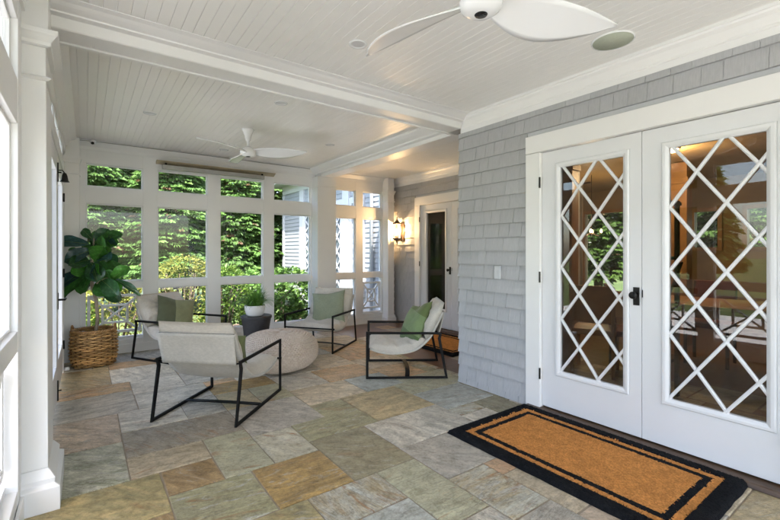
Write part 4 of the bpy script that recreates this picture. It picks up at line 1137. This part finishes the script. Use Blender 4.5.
LV = [  # base, tip (across-pixels, height-pixels), depth base/tip, width, tone, roll, droop
 ((92, 245), (63, 238), 0.0, -0.10, 0.075, BL, 0.5, 0.15), ((93, 247), (107, 228), 0.0, 0.05, 0.085, DG, 0.9, 0.05),
 ((96, 262), (113, 246), -0.02, -0.12, 0.110, BG, 1.1, 0.0), ((96, 250), (79, 257), -0.03, -0.20, 0.085, BL, 0.2, 0.25),
 ((90, 262), (69, 250), 0.02, 0.0, 0.085, MG, -0.9, 0.0), ((90, 268), (60, 286), 0.0, -0.08, 0.095, BL, 0.5, 0.2),
 ((93, 272), (73, 296), -0.03, -0.16, 0.105, MG, 0.7, 0.1), ((95, 262), (108, 279), -0.04, -0.15, 0.10, DG, -0.7, 0.1),
 ((111, 281), (132, 266), -0.03, -0.04, 0.075, BG, 0.9, 0.0), ((103, 279), (127, 291), -0.03, -0.14, 0.09, DG, -0.5, 0.15),
 ((112, 278), (139, 290), 0.0, 0.05, 0.045, DG, 0.2, 0.25), ((98, 280), (112, 295), 0.0, -0.08, 0.095, MG, -0.6, 0.05),
 ((92, 252), (75, 244), 0.03, 0.10, 0.08, MG, -0.4, 0.1), ((94, 240), (82, 229), 0.0, 0.02, 0.05, DG, 0.4, 0.0),
 ((95, 255), (108, 262), 0.05, 0.18, 0.10, DG, 0.6, 0.15), ((92, 258), (84, 276), 0.06, 0.16, 0.10, DG, -0.6, 0.1),
 ((90, 275), (66, 270), 0.03, 0.08, 0.095, DG, 0.8, 0.1), ((94, 270), (92, 292), -0.03, -0.16, 0.09, MG, 0.2, 0.05),
 ((96, 266), (117, 268), 0.02, 0.10, 0.09, MG, -0.9, 0.1), ((94, 244), (101, 248), 0.0, -0.16, 0.07, DG, 0.2, 0.1),
 ((92, 260), (86, 262), 0.0, -0.24, 0.085, DG, 0.3, 0.15), ((97, 272), (104, 270), 0.0, -0.22, 0.085, BL, -0.2, 0.15),
 ((98, 283), (118, 300), 0.0, 0.06, 0.08, DG, -0.5, 0.1), ((92, 282), (78, 288), 0.04, 0.14, 0.09, DG, 0.5, 0.1),
 ((95, 246), (93, 230), 0.0, 0.12, 0.07, MG, 0.1, 0.0)]
rl = random.Random(40)
for _ in range(16):
    bx, by = rl.uniform(86, 102), rl.uniform(240, 284); a_ = rl.uniform(-2.9, 0.3) if rl.random() < 0.5 else rl.uniform(-0.4, 3.3)
    L_ = rl.uniform(15, 23)
    LV.append(((bx, by), (bx + L_ * math.cos(a_), by + 0.75 * L_ * math.sin(a_)), rl.uniform(-0.05, 0.08), rl.uniform(-0.22, 0.24), rl.uniform(0.07, 0.105), rl.choice([DG, MG, MG, BG, BL]), rl.uniform(-1.1, 1.1), rl.uniform(0, 0.25)))
for (b0, t0_, db, dt, w, tone, roll, droop) in LV:
    k = rn.uniform(0.85, 1.15)
    leaf(px(*b0, db), px(*t0_, dt), w * 0.98, [c * k * 1.25 for c in tone], roll, droop)
mb.build('leaves', M['figleaf'], t, recalc=False)
mb = MB(); mb.smooth = True; mb.lathe([(0, 0), (0.022, 0), (0.026, 0.01), (0.024, 0.03), (0.012, 0.038), (0, 0.039)], n=20)
ds = mb.build('door_stop', M['ceramic'], None); ds.location = (-0.165, 5.62, 0.001); tag(ds, 'small white rubber stop on the floor left of the basket', 'door stop')

# ------------------------------------------------------------------ outside: ground, hedge, shrubs, house wing
g = MB(); g.poly([(-120, -120, -0.32), (120, -120, -0.32), (120, 160, -0.32), (-120, 160, -0.32)])
tag(g.build('ground', M['lawn']), kind='structure', label='lawn around the porch')
g = MB(); g.box(-0.5, 4.6, 6.5, 9.2, -0.33, -0.29); tag(g.build('ground', M['soil']), kind='structure', label='mulched bed below the far windows')

def spray(mb, c, d, L, rn, tone):
    """one drooping fan of scale-leaf twigs"""
    d = Vector(d).normalized(); sd = d.cross(Vector((0, 0, 1)))
    if sd.length < 0.05: sd = Vector((1, 0, 0))
    sd.normalize(); up = sd.cross(d)
    n = rn.randint(8, 11)
    for k in range(n):
        a = (k / (n - 1) - 0.5) * 2.1 + rn.uniform(-0.12, 0.12); l = L * (1 - 0.35 * abs(a)) * rn.uniform(0.7, 1.05)
        dd = (d * math.cos(a) + sd * math.sin(a)).normalized(); w = rn.uniform(0.026, 0.046) * (L / 0.4)
        q = dd.cross(up).normalized() * w
        k2 = rn.uniform(0.75, 1.3); hi = rn.random()
        mb.cur = {'tint': [t_ * k2 * (0.75 if hi < 0.3 else 1.0) for t_ in tone]}
        p0 = c + dd * (l * 0.12); p1 = c + dd * (l * 0.6) + Vector((0, 0, -0.05 * l + rn.uniform(-0.02, 0.02))); p2 = c + dd * l + Vector((0, 0, -0.22 * l))
        tl = up * rn.uniform(-0.02, 0.03)
        a0, a1, b0, b1, e = mb.pt(p0 - q * 0.4), mb.pt(p0 + q * 0.4), mb.pt(p1 - q + tl), mb.pt(p1 + q - tl), mb.pt(p2)
        mb.face((a0, a1, b1, b0)); mb.face((b0, b1, e))
def conifer(label, loc_, H_, Rb, seed, zskirt, count):
    rn = random.Random(seed)
    t = thing('conifer_tree', label, 'tree', loc_, 0, 'hedge trees')
    mb = MB(); mb.smooth = True
    mb.tube([(0, 0, -0.02), (0.02, 0, H_ * 0.3), (0, 0.03, H_ * 0.6), (0, 0, H_ * 0.97)], [0.13, 0.11, 0.07, 0.02], 9)
    for k in range(26):
        z = rn.uniform(zskirt, H_ * 0.85); a = rn.uniform(0, 2 * PI); l = Rb * 0.8 * (1 - 0.55 * z / H_)
        mb.tube([(0, 0, z), (math.cos(a) * l * 0.5, math.sin(a) * l * 0.5, z + 0.05), (math.cos(a) * l, math.sin(a) * l, z - 0.1)], [0.03, 0.018, 0.008], 5)
    mb.build('trunk', M['barkd'], t)
    mb = MB()
    for k in range(count):
        z = zskirt + (H_ - zskirt) * (rn.random() ** 1.15)
        a = rn.uniform(0, 2 * PI)
        layer = 0.5 + 0.5 * math.sin(z * 11 + 2.2 * math.sin(a * 2 + seed) + seed)
        rad = Rb * (1 - 0.62 * ((z - zskirt) / (H_ - zskirt)) ** 1.4) * (0.72 + 0.20 * layer) * rn.uniform(0.75, 1.08)
        inner = rn.random() < 0.38
        if inner: rad *= rn.uniform(0.6, 0.88)
        rad *= 1 + 0.16 * mnoise.noise(Vector((math.cos(a) * 2.2, math.sin(a) * 2.2, z * 1.3 + seed)))
        c = Vector((math.cos(a) * rad, math.sin(a) * rad, z + rn.uniform(-0.08, 0.08)))
        aa = a + rn.uniform(-0.7, 0.7)
        d = Vector((math.cos(aa), math.sin(aa), rn.uniform(-0.35, 0.15)))
        b_ = rn.random()
        tone = (0.085, 0.155, 0.04) if b_ < 0.25 else (0.105, 0.205, 0.045) if b_ < 0.7 else (0.145, 0.26, 0.06)
        if b_ > 0.97: tone = (0.14, 0.085, 0.045)
        spray(mb, c, d, rn.uniform(0.16, 0.30), rn, tone)
    mb.build('crown', M['needle'], t, recalc=False)
    return t
c1 = conifer('tall hedge conifer straight behind the second window from the left', (1.75, 12.3, -0.32), 4.9, 1.5, 1, 0.95, 8500)
c2 = conifer('tall hedge conifer behind the leftmost window', (0.05, 12.6, -0.32), 5.1, 1.55, 2, 0.95, 8500)
dup(c1, (3.45, 12.7, -0.32), 1.9, 'tall hedge conifer behind the third window, with bare stems below', (1.0, 1.0, 1.05))
dup(c2, (5.1, 13.6, -0.32), 2.6, 'tall hedge conifer next to the pale house wing')
dup(c1, (-1.65, 12.4, -0.32), 4.1, 'tall hedge conifer left of the leftmost window')
dup(c2, (0.9, 14.3, -0.32), 0.7, 'second row conifer showing between the first and second windows', (1.15, 1.15, 1.15))
dup(c1, (2.65, 14.5, -0.32), 5.0, 'second row conifer showing between the second and third windows', (1.15, 1.15, 1.15))
for k, (x, y, lb) in enumerate([(-11.5, 5.5, 'conifer west of the porch, reflected at the left of the door glass'), (-11.0, 1.2, 'conifer west of the porch, reflected in the middle of the door glass'), (-11.8, -3.2, 'conifer west of the porch, reflected at the right of the door glass')]):
    dup((c1, c2)[k % 2], (x, y, -0.32), k * 1.7, lb)

# dark picket fence beyond the hedge
fe = thing('picket_fence', 'low dark picket fence showing under the hedge', 'fence', (3, 15.6, -0.32)); o = (3, 15.6, -0.32)
mb = MB()
for k in range(70):
    x = -2 + k * 0.16; mb.box(x, x + 0.07, 15.6, 15.62, -0.25, 1.0)
mb.build('pickets', M['rattan'], fe, o)
mb = MB(); mb.box(-2, 9.2, 15.622, 15.65, 0.0, 0.08); mb.box(-2, 9.2, 15.622, 15.65, 0.72, 0.80); mb.build('rails', M['rattan'], fe, o)

def shrub(name, label, loc_, rx, ry, hz, count, lw, ll, tones, seed, flowers=0, group='shrubs below the far windows'):
    rn = random.Random(seed)
    t = thing(name, label, 'shrub', loc_, 0, group)
    mb = MB(); mb.smooth = True
    for k in range(9):
        a = rn.uniform(0, 2 * PI); f = rn.uniform(0.3, 0.7)
        mb.tube([(0.04 * math.cos(a), 0.04 * math.sin(a), 0), (rx * f * 0.6 * math.cos(a), ry * f * 0.6 * math.sin(a), hz * 0.45), (rx * f * math.cos(a), ry * f * math.sin(a), hz * 0.85)], [0.012, 0.009, 0.004], 5)
    mb.build('stems', M['barkd'], t)
    mb = MB()
    for k in range(count):
        a = rn.uniform(0, 2 * PI); v_ = rn.random(); rr = (0.55 + 0.45 * rn.random() ** 0.5)
        z = hz * (0.12 + 0.88 * v_) ; q = math.sqrt(max(0.05, 1 - (max(0, v_ - 0.35) / 0.66) ** 2)) * rr
        bumpy = 1 + 0.22 * mnoise.noise(Vector((math.cos(a) * 2.4, math.sin(a) * 2.4, v_ * 3 + seed)))
        c = Vector((rx * q * bumpy * math.cos(a), ry * q * bumpy * math.sin(a), z * (0.9 + 0.15 * bumpy) + rn.uniform(-0.03, 0.03)))
        d = Vector((math.cos(a) + rn.uniform(-0.8, 0.8), math.sin(a) + rn.uniform(-0.8, 0.8), rn.uniform(-0.5, 0.9))).normalized()
        s_ = d.cross(Vector((rn.uniform(-1, 1), rn.uniform(-1, 1), rn.uniform(0.2, 1)))).normalized()
        l = ll * rn.uniform(0.7, 1.3); w = lw * rn.uniform(0.7, 1.2); n = s_.cross(d)
        tn = rn.choice(tones); kk = rn.uniform(0.75, 1.25); mb.cur = {'tint': [x * kk for x in tn]}
        i = [mb.pt(c), mb.pt(c + d * l * 0.45 + s_ * w + n * 0.15 * l), mb.pt(c + d * l), mb.pt(c + d * l * 0.45 - s_ * w + n * 0.15 * l)]
        mb.face((i[0], i[1], i[2])); mb.face((i[0], i[2], i[3]))
    mb.build('foliage', M['leaf'], t, recalc=False)
    if flowers:
        mb = MB()
        for k in range(flowers):
            a = rn.uniform(0, 2 * PI); v_ = rn.uniform(0.35, 1.0); q = math.sqrt(max(0.05, 1 - (max(0, v_ - 0.35) / 0.66) ** 2)) * 1.0
            c = Vector((rx * q * math.cos(a), ry * q * math.sin(a), hz * (0.12 + 0.9 * v_)))
            for m_ in range(26):
                p = c + Vector((rn.gauss(0, 1), rn.gauss(0, 1), rn.gauss(0, 0.8))).normalized() * rn.uniform(0.02, 0.06); mb.cur = {'tint': (0.72 * rn.uniform(0.85, 1.1), 0.74, 0.66)}
                e = Vector((rn.gauss(0, 1), rn.gauss(0, 1), rn.gauss(0, 1))).normalized() * 0.024; f_ = e.cross(Vector((0.3, 0.5, 0.8))).normalized() * 0.024
                mb.poly([p - e - f_, p + e - f_, p + e + f_, p - e + f_])
        mb.build('blossom', M['leaf'], t, recalc=False)
    return t
GOLD = [(0.26, 0.26, 0.045), (0.19, 0.22, 0.04), (0.33, 0.31, 0.07), (0.11, 0.14, 0.03)]
LIME = [(0.14, 0.24, 0.035), (0.20, 0.29, 0.05), (0.085, 0.16, 0.025)]
HYD = [(0.11, 0.22, 0.045), (0.17, 0.29, 0.065), (0.07, 0.13, 0.03)]
shrub('golden_shrub', 'golden yellow shrub behind the second window', (1.42, 8.1, -0.31), 0.62, 0.5, 1.42, 2600, 0.016, 0.065, GOLD, 31)
shrub('golden_shrub', 'golden shrub behind the lattice panel at the fig tree', (0.42, 8.0, -0.31), 0.60, 0.5, 1.05, 2200, 0.018, 0.07, GOLD, 32)
shrub('green_shrub', 'lime green shrub behind the drum table', (2.08, 7.95, -0.31), 0.42, 0.4, 1.22, 1500, 0.02, 0.09, LIME, 33)
shrub('green_shrub', 'broad leaved green shrub left of the white hydrangea', (2.55, 8.3, -0.31), 0.5, 0.42, 1.12, 1300, 0.03, 0.11, HYD, 34, 6)
shrub('hydrangea_shrub', 'hydrangea with white blossom in front of the house wing', (3.35, 8.1, -0.31), 0.66, 0.5, 1.15, 2100, 0.034, 0.12, HYD, 35, 16)
shrub('hydrangea_shrub', 'hydrangea with white blossom just below the third and fourth windows', (2.95, 7.75, -0.31), 0.5, 0.36, 0.95, 1300, 0.034, 0.12, HYD, 36, 14)
shrub('green_shrub', 'low green shrub under the leftmost window', (-0.25, 7.9, -0.31), 0.45, 0.4, 0.8, 1100, 0.02, 0.09, LIME, 37)

# pale house wing running away beyond the far windows
hw = thing('house_wing', 'pale clapboard house wing with lattice windows beyond the far windows', 'house', (4.75, 9.2, -0.3)); o = (4.75, 9.2, -0.3)
WX, WY0, WY1 = 4.78, 6.42, 11.9
mb = MB(); z = 0.42
while z < 2.95:
    mb.hexa([(WX - 0.014, WY0, z), (WX + 0.10, WY0, z), (WX + 0.10, WY1, z), (WX - 0.014, WY1, z), (WX - 0.001, WY0, z + 0.108), (WX + 0.10, WY0, z + 0.108), (WX + 0.10, WY1, z + 0.108), (WX - 0.001, WY1, z + 0.108)])
    z += 0.105
mb.box(WX + 0.101, 8.2, WY1 - 0.15, WY1 - 0.002, -0.3, 3.2)
mb.build('siding', M['siding'], hw, o)
mb = MB(); mb.box(WX + 0.01, WX + 0.2, WY0, WY1, -0.32, 0.419); mb.build('foundation', M['found'], hw, o)
mb = MB(); mb.box(WX - 0.035, WX + 0.098, WY1 - 0.11, WY1 + 0.012, 0.40, 2.95); mb.build('corner_board', M['wtrim'], hw, o, 0.003)
mb = MB(); mb.box(WX - 0.03, WX + 0.1, WY0, WY1 + 0.01, 2.96, 3.20); mb.build('frieze', M['wtrim'], hw, o, 0.003)
mb = MB(); mb.box(WX - 0.42, 8.3, WY0 + 0.35, WY1 + 0.4, 3.205, 3.30); mb.box(WX - 0.46, WX - 0.421, WY0 + 0.35, WY1 + 0.4, 3.19, 3.36)
rfw = mb.build('eave', M['wtrim'], hw, o, 0.004)
mb = MB(); mb.hexa([(WX - 0.46, WY0 + 0.35, 3.362), (8.3, WY0 + 0.35, 3.362), (8.3, WY1 + 0.4, 3.362), (WX - 0.46, WY1 + 0.4, 3.362), (6.4, WY0 + 0.35, 4.6), (6.6, WY0 + 0.35, 4.6), (6.6, WY1 + 0.4, 4.6), (6.4, WY1 + 0.4, 4.6)]); mb.build('roof', M['roofing'], hw, o)


for (a, b_) in ((9.42, 10.30), (8.40, 8.98), (7.50, 7.88)):
    mb = MB(); e = 0.11
    mb.box(WX - 0.045, WX + 0.02, a - e, a, 0.42, 2.34); mb.box(WX - 0.045, WX + 0.02, b_, b_ + e, 0.42, 2.34); mb.box(WX - 0.047, WX + 0.02, a - e, b_ + e, 2.3405, 2.48); mb.box(WX - 0.05, WX + 0.02, a - e, b_ + e, 0.30, 0.4195)
    wf = mb.build('window', M['wtrim'], hw, o, 0.003)
    mb = MB(); mb.box(WX - 0.022, WX - 0.016, a - 0.001, b_ + 0.001, 0.421, 2.3395); mb.build('pane', M['wgl'], wf, o)
    mb = MB(lambda s, t_, z_: (WX - 0.034 - t_, s, z_)); n = 0
    hwid = (b_ - a) / 4; ph = 0.34
    for sgn, tz in ((1, 0.0), (-1, 0.003)):
        for k in range(-8, 14):
            f = lambda s: 0.42 + k * ph + sgn * (s - a) / hwid * ph / 2
            zs = [(s_, f(s_)) for s_ in (a, b_)]
            inv = lambda z_: a + (z_ - 0.42 - k * ph) / (sgn * ph / 2) * hwid
            ss = sorted([a, b_, inv(0.42), inv(2.34)])[1:3]; ss = [min(max(x, a), b_) for x in ss]
            if abs(ss[0] - ss[1]) < 0.01 or not (0.42 <= f(sum(ss) / 2) <= 2.34): continue
            bar2(mb, Vector((ss[0], tz, f(ss[0]))), Vector((ss[1], tz, f(ss[1]))), 0.034, 0.012)
    mb.build('lattice', M['wtrim'], wf, o)
mb = MB(); mb.box(WX - 0.05, WX + 0.02, 10.4105, 10.66, 0.4, 2.95); mb.build('pilaster', M['wtrim'], hw, o, 0.004)
mb = MB(); mb.box(WX - 0.06, WX + 0.02, 8.0, 8.28, 0.4, 2.95); mb.build('pilaster', M['wtrim'], hw, o, 0.004)
mb = MB(); mb.smooth = True; mb.tube([(WX - 0.07, 7.06, -0.2), (WX - 0.07, 7.06, 2.8), (WX - 0.2, 7.06, 3.0), (WX - 0.36, 7.06, 3.18)], 0.036, 10); mb.build('downspout', M['plate'], hw, o)

# white privacy wall seen through the near left panes
wb = thing('garden_wall', 'white boarded privacy wall seen through the near left panes', 'wall', (-0.9, 3.2, -0.3)); o = (-0.9, 3.2, -0.3)
mb = MB(); mb.box(-1.5, -0.40, 3.12, 3.22, -0.32, 2.6); mb.build('boards', M['siding'], wb, o, 0.004)
mb = MB(); mb.box(-0.399, -0.32, 3.08, 3.26, -0.3, 2.70); mb.build('end_post', M['trim'], wb, o, 0.004)
mb = MB(); mb.box(-1.53, -0.4, 3.09, 3.25, 2.601, 2.65); mb.build('coping', M['trim'], wb, o, 0.004)
g = MB(); g.box(-6.5, -0.55, YS - 6, 6.6, -0.33, -0.27); tag(g.build('path', M['paving']), kind='structure', label='unseen pale terrace added west of the porch to bounce light in')  # added out of view to throw sunlight up onto the porch ceiling
g = MB(); g.box(-0.549, 4.0, YS - 6, YS - 0.3, -0.33, -0.272); tag(g.build('path', M['paving']), kind='structure', label='unseen pale paving added at the open end to bounce light in')  # added unseen reflector ground, same purpose as the west terrace

# ------------------------------------------------------------------ rooms behind the glass doors
rm = thing('dining_room', 'warm timber room behind the lattice doors', 'room', (5.6, 1.5, 0)); o = (5.6, 1.5, 0)
mb = MB(); mb.box(XW + 0.181, 8.5, YS, 6.3, -0.02, 0.0); mb.build('floorboards', M['redwood'], rm, o)
mb = MB(); mb.box(XW + 0.181, 8.5, YS, 2.688, 2.50, 2.53); mb.box(XA + 0.201, 8.5, 2.689, 6.3, 2.50, 2.53); mb.build('room_ceiling', M['tan_ceil'], rm, o)
mb = MB()
wins = [(2.30, 2.62, 1.35, 1.95), (2.95, 3.25, 1.35, 1.95), (1.62, 1.92, 1.35, 1.95), (3.75, 4.55, 0.5, 2.05)]
ys = [YS] ; wins_s = sorted(wins)
prev = YS
for (a, b_, z0, z1) in wins_s:
    mb.box(8.4, 8.5, prev, a, 0, 2.5); mb.box(8.4, 8.5, a, b_, 0, z0); mb.box(8.4, 8.5, a, b_, z1, 2.5); prev = b_
mb.box(8.4, 8.5, prev, 6.3, 0, 2.5)
mb.box(XW + 0.181, 8.4, YS - 0.1, YS, 0, 2.5); mb.box(XA + 0.181, 8.4, 6.2, 6.3, 0, 2.5)
mb.build('room_wall', M['tan_wall'], rm, o)
for (a, b_, z0, z1) in wins:
    mb = MB(); mb.box(8.37, 8.40, a - 0.06, a, z0 - 0.06, z1 + 0.06); mb.box(8.37, 8.40, b_, b_ + 0.06, z0 - 0.06, z1 + 0.06); mb.box(8.37, 8.40, a, b_, z1, z1 + 0.06); mb.box(8.37, 8.40, a, b_, z0 - 0.06, z0)
    fm = mb.build('window_frame', M['wood_warm'], rm, o)
    mb = MB(); mb.box(8.44, 8.445, a, b_, z0, z1); mb.build('pane', M['glass'], fm, o)
dup(c2, (11.6, 5.9, -0.32), 0.4, 'conifer east of the house seen through the dining room window')
dup(c1, (11.9, 3.2, -0.32), 1.4, 'conifer east of the house behind the small dining room windows')
# timber post and door frame inside
t = thing('timber_post', 'orange brown timber post inside the left door leaf', 'post', (4.5, 2.62, 0)); mb = MB(); mb.box(-0.07, 0.07, -0.065, 0.06, 0, 2.49); mb.build('post_shaft', M['wood_warm'], t, bevel=0.006); mb = MB(); mb.box(-0.09, 0.09, -0.085, 0.066, 2.2, 2.26); mb.build('collar', M['wood_warm'], t, bevel=0.004)
t = thing('timber_post', 'stout timber post in the middle of the right door glass', 'post', (6.6, 2.22, 0)); mb = MB(); mb.box(-0.10, 0.10, -0.10, 0.10, 0, 2.49); mb.build('post_shaft', M['wood_warm'], t, bevel=0.008); mb = MB(); mb.box(-0.12, 0.12, -0.12, 0.12, 2.2, 2.28); mb.build('collar', M['wood_warm'], t, bevel=0.004)
t = thing('room_curtain', 'pale curtain hanging inside the left door leaf', 'curtain', (5.2, 3.0, 0.8))
mb = MB(); mb.smooth = True
mb.grid(lambda i, j: (0.02 * math.sin(i * 1.1) + 0.0, 0.30 * i / 24 - 0.15, 1.35 * j / 8), 25, 9)
cu = mb.build('cloth', M['drape'], t, recalc=False); md = cu.modifiers.new('solid', 'SOLIDIFY'); md.thickness = 0.006
mb = MB(); mb.tube([(0, -0.25, 1.36), (0, 0.25, 1.36)], 0.010, 8); mb.build('rod', M['bronze'], t)
t = thing('dining_table', 'long wooden table inside the right door glass', 'table', (5.25, 1.55, 0)); mb = MB(); mb.box(-0.45, 0.45, -0.85, 0.55, 0.71, 0.75); mb.build('table_top', M['wood_warm'], t, bevel=0.006)
for sx in (-0.38, 0.38):
    for sy in (-0.78, 0.48):
        mb = MB(); mb.tube([(sx, sy, 0), (sx, sy, 0.708)], [0.022, 0.034], 8); mb.build('leg', M['wood_dark'], t)
mb = MB(); mb.box(-0.38, 0.38, -0.78, -0.76, 0.62, 0.707); mb.box(-0.38, 0.38, 0.46, 0.48, 0.62, 0.707); mb.box(-0.39, -0.37, -0.76, 0.46, 0.62, 0.707); mb.box(0.37, 0.39, -0.76, 0.46, 0.62, 0.707); mb.build('apron', M['wood_warm'], t)
def dchair(x, y, rz, label, mt, wd):
    t = thing('dining_chair', label, 'chair', (x, y, 0), rz, 'dining chairs indoors')
    mb = MB(); mb.box(-0.21, 0.21, -0.21, 0.21, 0.42, 0.48); mb.build('seat', mt, t, bevel=0.012)
    mb = MB(); mb.hexa([(-0.20, -0.2, 0.55), (-0.17, -0.2, 0.55), (-0.17, 0.2, 0.55), (-0.20, 0.2, 0.55), (-0.27, -0.2, 0.93), (-0.24, -0.2, 0.93), (-0.24, 0.2, 0.93), (-0.27, 0.2, 0.93)]); mb.build('backrest', mt, t, bevel=0.01)
    for sx in (-1, 1):
        for sy in (-1, 1):
            mb = MB(); top = (-0.25, sy * 0.19, 0.92) if sx < 0 else (0.19, sy * 0.19, 0.42)
            mb.tube([(sx * 0.20, sy * 0.19, 0), (sx * 0.19, sy * 0.19, 0.42), top] if sx < 0 else [(0.20, sy * 0.19, 0), top], 0.018, 8); mb.build('leg', wd, t)
dchair(5.75, 1.65, R(185), 'red upholstered chair beyond the wooden table indoors', M['redcloth'], M['wood_dark'])
dchair(4.55, 1.95, R(-60), 'red upholstered chair on the near side of the indoor table', M['redcloth'], M['wood_dark'])
dchair(4.35, 2.25, R(20), 'light wooden chair inside the left door leaf', M['wood_warm'], M['wood_warm'])
t = thing('bookcase', 'dark cross braced shelf just inside the right door leaf', 'bookcase', (4.2, 1.44, 0)); 
mb = MB()
for y in (-0.012, 0.30): mb.box(-0.02, 0.02, y, y + 0.03, 0, 1.72)
mb.build('frame', M['wood_dark'], t)
for z in (0.3, 0.75, 1.2, 1.69):
    mb = MB(); mb.box(-0.15, 0.15, 0.019, 0.299, z, z + 0.03); mb.build('shelf', M['wood_dark'], t)
mb = MB(); mb.beam((0.16, 0.02, 0.33), (0.16, 0.30, 1.18), 0.02, 0.02); mb.beam((0.162, 0.30, 0.33), (0.162, 0.02, 1.18), 0.018, 0.018); mb.build('brace', M['wood_dark'], t)
def room_lamp(x, y, z, label, pend):
    t = thing('pendant_lamp' if pend else 'ceiling_lamp', label, 'lamp', (x, y, z))
    if pend:
        mb = MB(); mb.tube([(0, 0, 0.05), (0, 0, 2.5 - z)], 0.006, 6); mb.build('stem', M['bronze'], t)
        mb = MB(); mb.smooth = True
        for k in range(4):
            a = PI / 2 * k + 0.4; mb.tube([(0, 0, 0.06), (0.09 * math.cos(a), 0.09 * math.sin(a), 0.0), (0.14 * math.cos(a), 0.14 * math.sin(a), 0.05)], 0.006, 6)
        mb.build('arms', M['bronze'], t)
        for k in range(4):
            a = PI / 2 * k + 0.4; mb = MB(); mb.smooth = True; mb.lathe([(0, 0.05), (0.016, 0.065), (0.012, 0.10), (0, 0.115)], (0.14 * math.cos(a), 0.14 * math.sin(a), 0), 10); mb.build('bulb', M['roomlamp'], t)
    else:
        mb = MB(); mb.smooth = True; mb.lathe([(0, -0.05), (0.04, -0.045), (0.065, -0.02), (0.07, 0.0), (0, 0.0)], n=20); mb.build('diffuser', M['roomlamp'], t)
        mb = MB(); mb.lathe([(0.071, -0.012), (0.085, -0.012), (0.085, 0.0), (0.071, 0.0), (0.071, -0.012)], n=24, ring=True); mb.build('trim_ring', M['bronze'], t)
room_lamp(5.61, 1.98 - 0.25 + 0.25, 2.50, 'small lit ceiling lamp behind the right door glass', False)
room_lamp(6.5, 3.42, 1.52, 'lit pendant with four bulbs seen through the left door leaf', True)

# ------------------------------------------------------------------ light
def lamp(name, kind, loc_, energy, col, size=0.1):
    l = bpy.data.lights.new(name, kind); l.energy = energy; l.color = col
    if kind == 'POINT': l.shadow_soft_size = size
    ob = bpy.data.objects.new(name, l); COL.objects.link(ob); ob.location = loc_; return ob
lamp('lantern_light', 'POINT', (LX, LY, 1.655), 6.5, (1.0, 0.62, 0.28), 0.03)
lamp('room_light', 'POINT', (5.61, 1.98, 2.30), 7, (1.0, 0.74, 0.44), 0.06)
lamp('pendant_light', 'POINT', (6.5, 3.42, 1.75), 5, (1.0, 0.74, 0.44), 0.06)

SD = Vector((-0.36, -0.50, 1.10)).normalized()
sl = bpy.data.lights.new('sun', 'SUN'); sl.energy = 2.4; sl.angle = R(0.6); sl.color = (1.0, 0.965, 0.91)
so = bpy.data.objects.new('sun', sl); COL.objects.link(so)
so.rotation_euler = SD.to_track_quat('Z', 'Y').to_euler(); so.location = (-10, -20, 30)
w = bpy.data.worlds.new('World'); sc.world = w; w.use_nodes = True; nt = w.node_tree
bg = nt.nodes['Background']; sky = nt.nodes.new('ShaderNodeTexSky'); sky.sky_type = 'NISHITA'; sky.sun_disc = False
sky.sun_elevation = math.asin(SD.z); sky.sun_rotation = math.atan2(SD.x, SD.y); sky.air_density = 1.0; sky.dust_density = 2.5; sky.ozone_density = 1.0
nt.links.new(sky.outputs[0], bg.inputs['Color']); bg.inputs['Strength'].default_value = 0.15

# ------------------------------------------------------------------ camera and output
cam = bpy.data.cameras.new('camera'); co = bpy.data.objects.new('camera', cam); COL.objects.link(co)
co.location = (0, 0, H); co.rotation_euler = (R(90), 0, R(-36.3))
cam.sensor_width = 36; cam.lens = 36 * 414 / 780; cam.shift_y = -8 / 780
cam.clip_start = 0.02; cam.clip_end = 500
sc.camera = co
vs = sc.view_settings; vs.view_transform = 'Standard'; vs.look = 'None'; vs.gamma = 1.0; vs.exposure = 3.15; vs.use_curve_mapping = False
cy = sc.cycles
cy.use_denoising = True; cy.max_bounces = 10; cy.diffuse_bounces = 6; cy.glossy_bounces = 4; cy.transparent_max_bounces = 16
cy.caustics_reflective = False; cy.caustics_refractive = False; cy.sample_clamp_indirect = 6.0
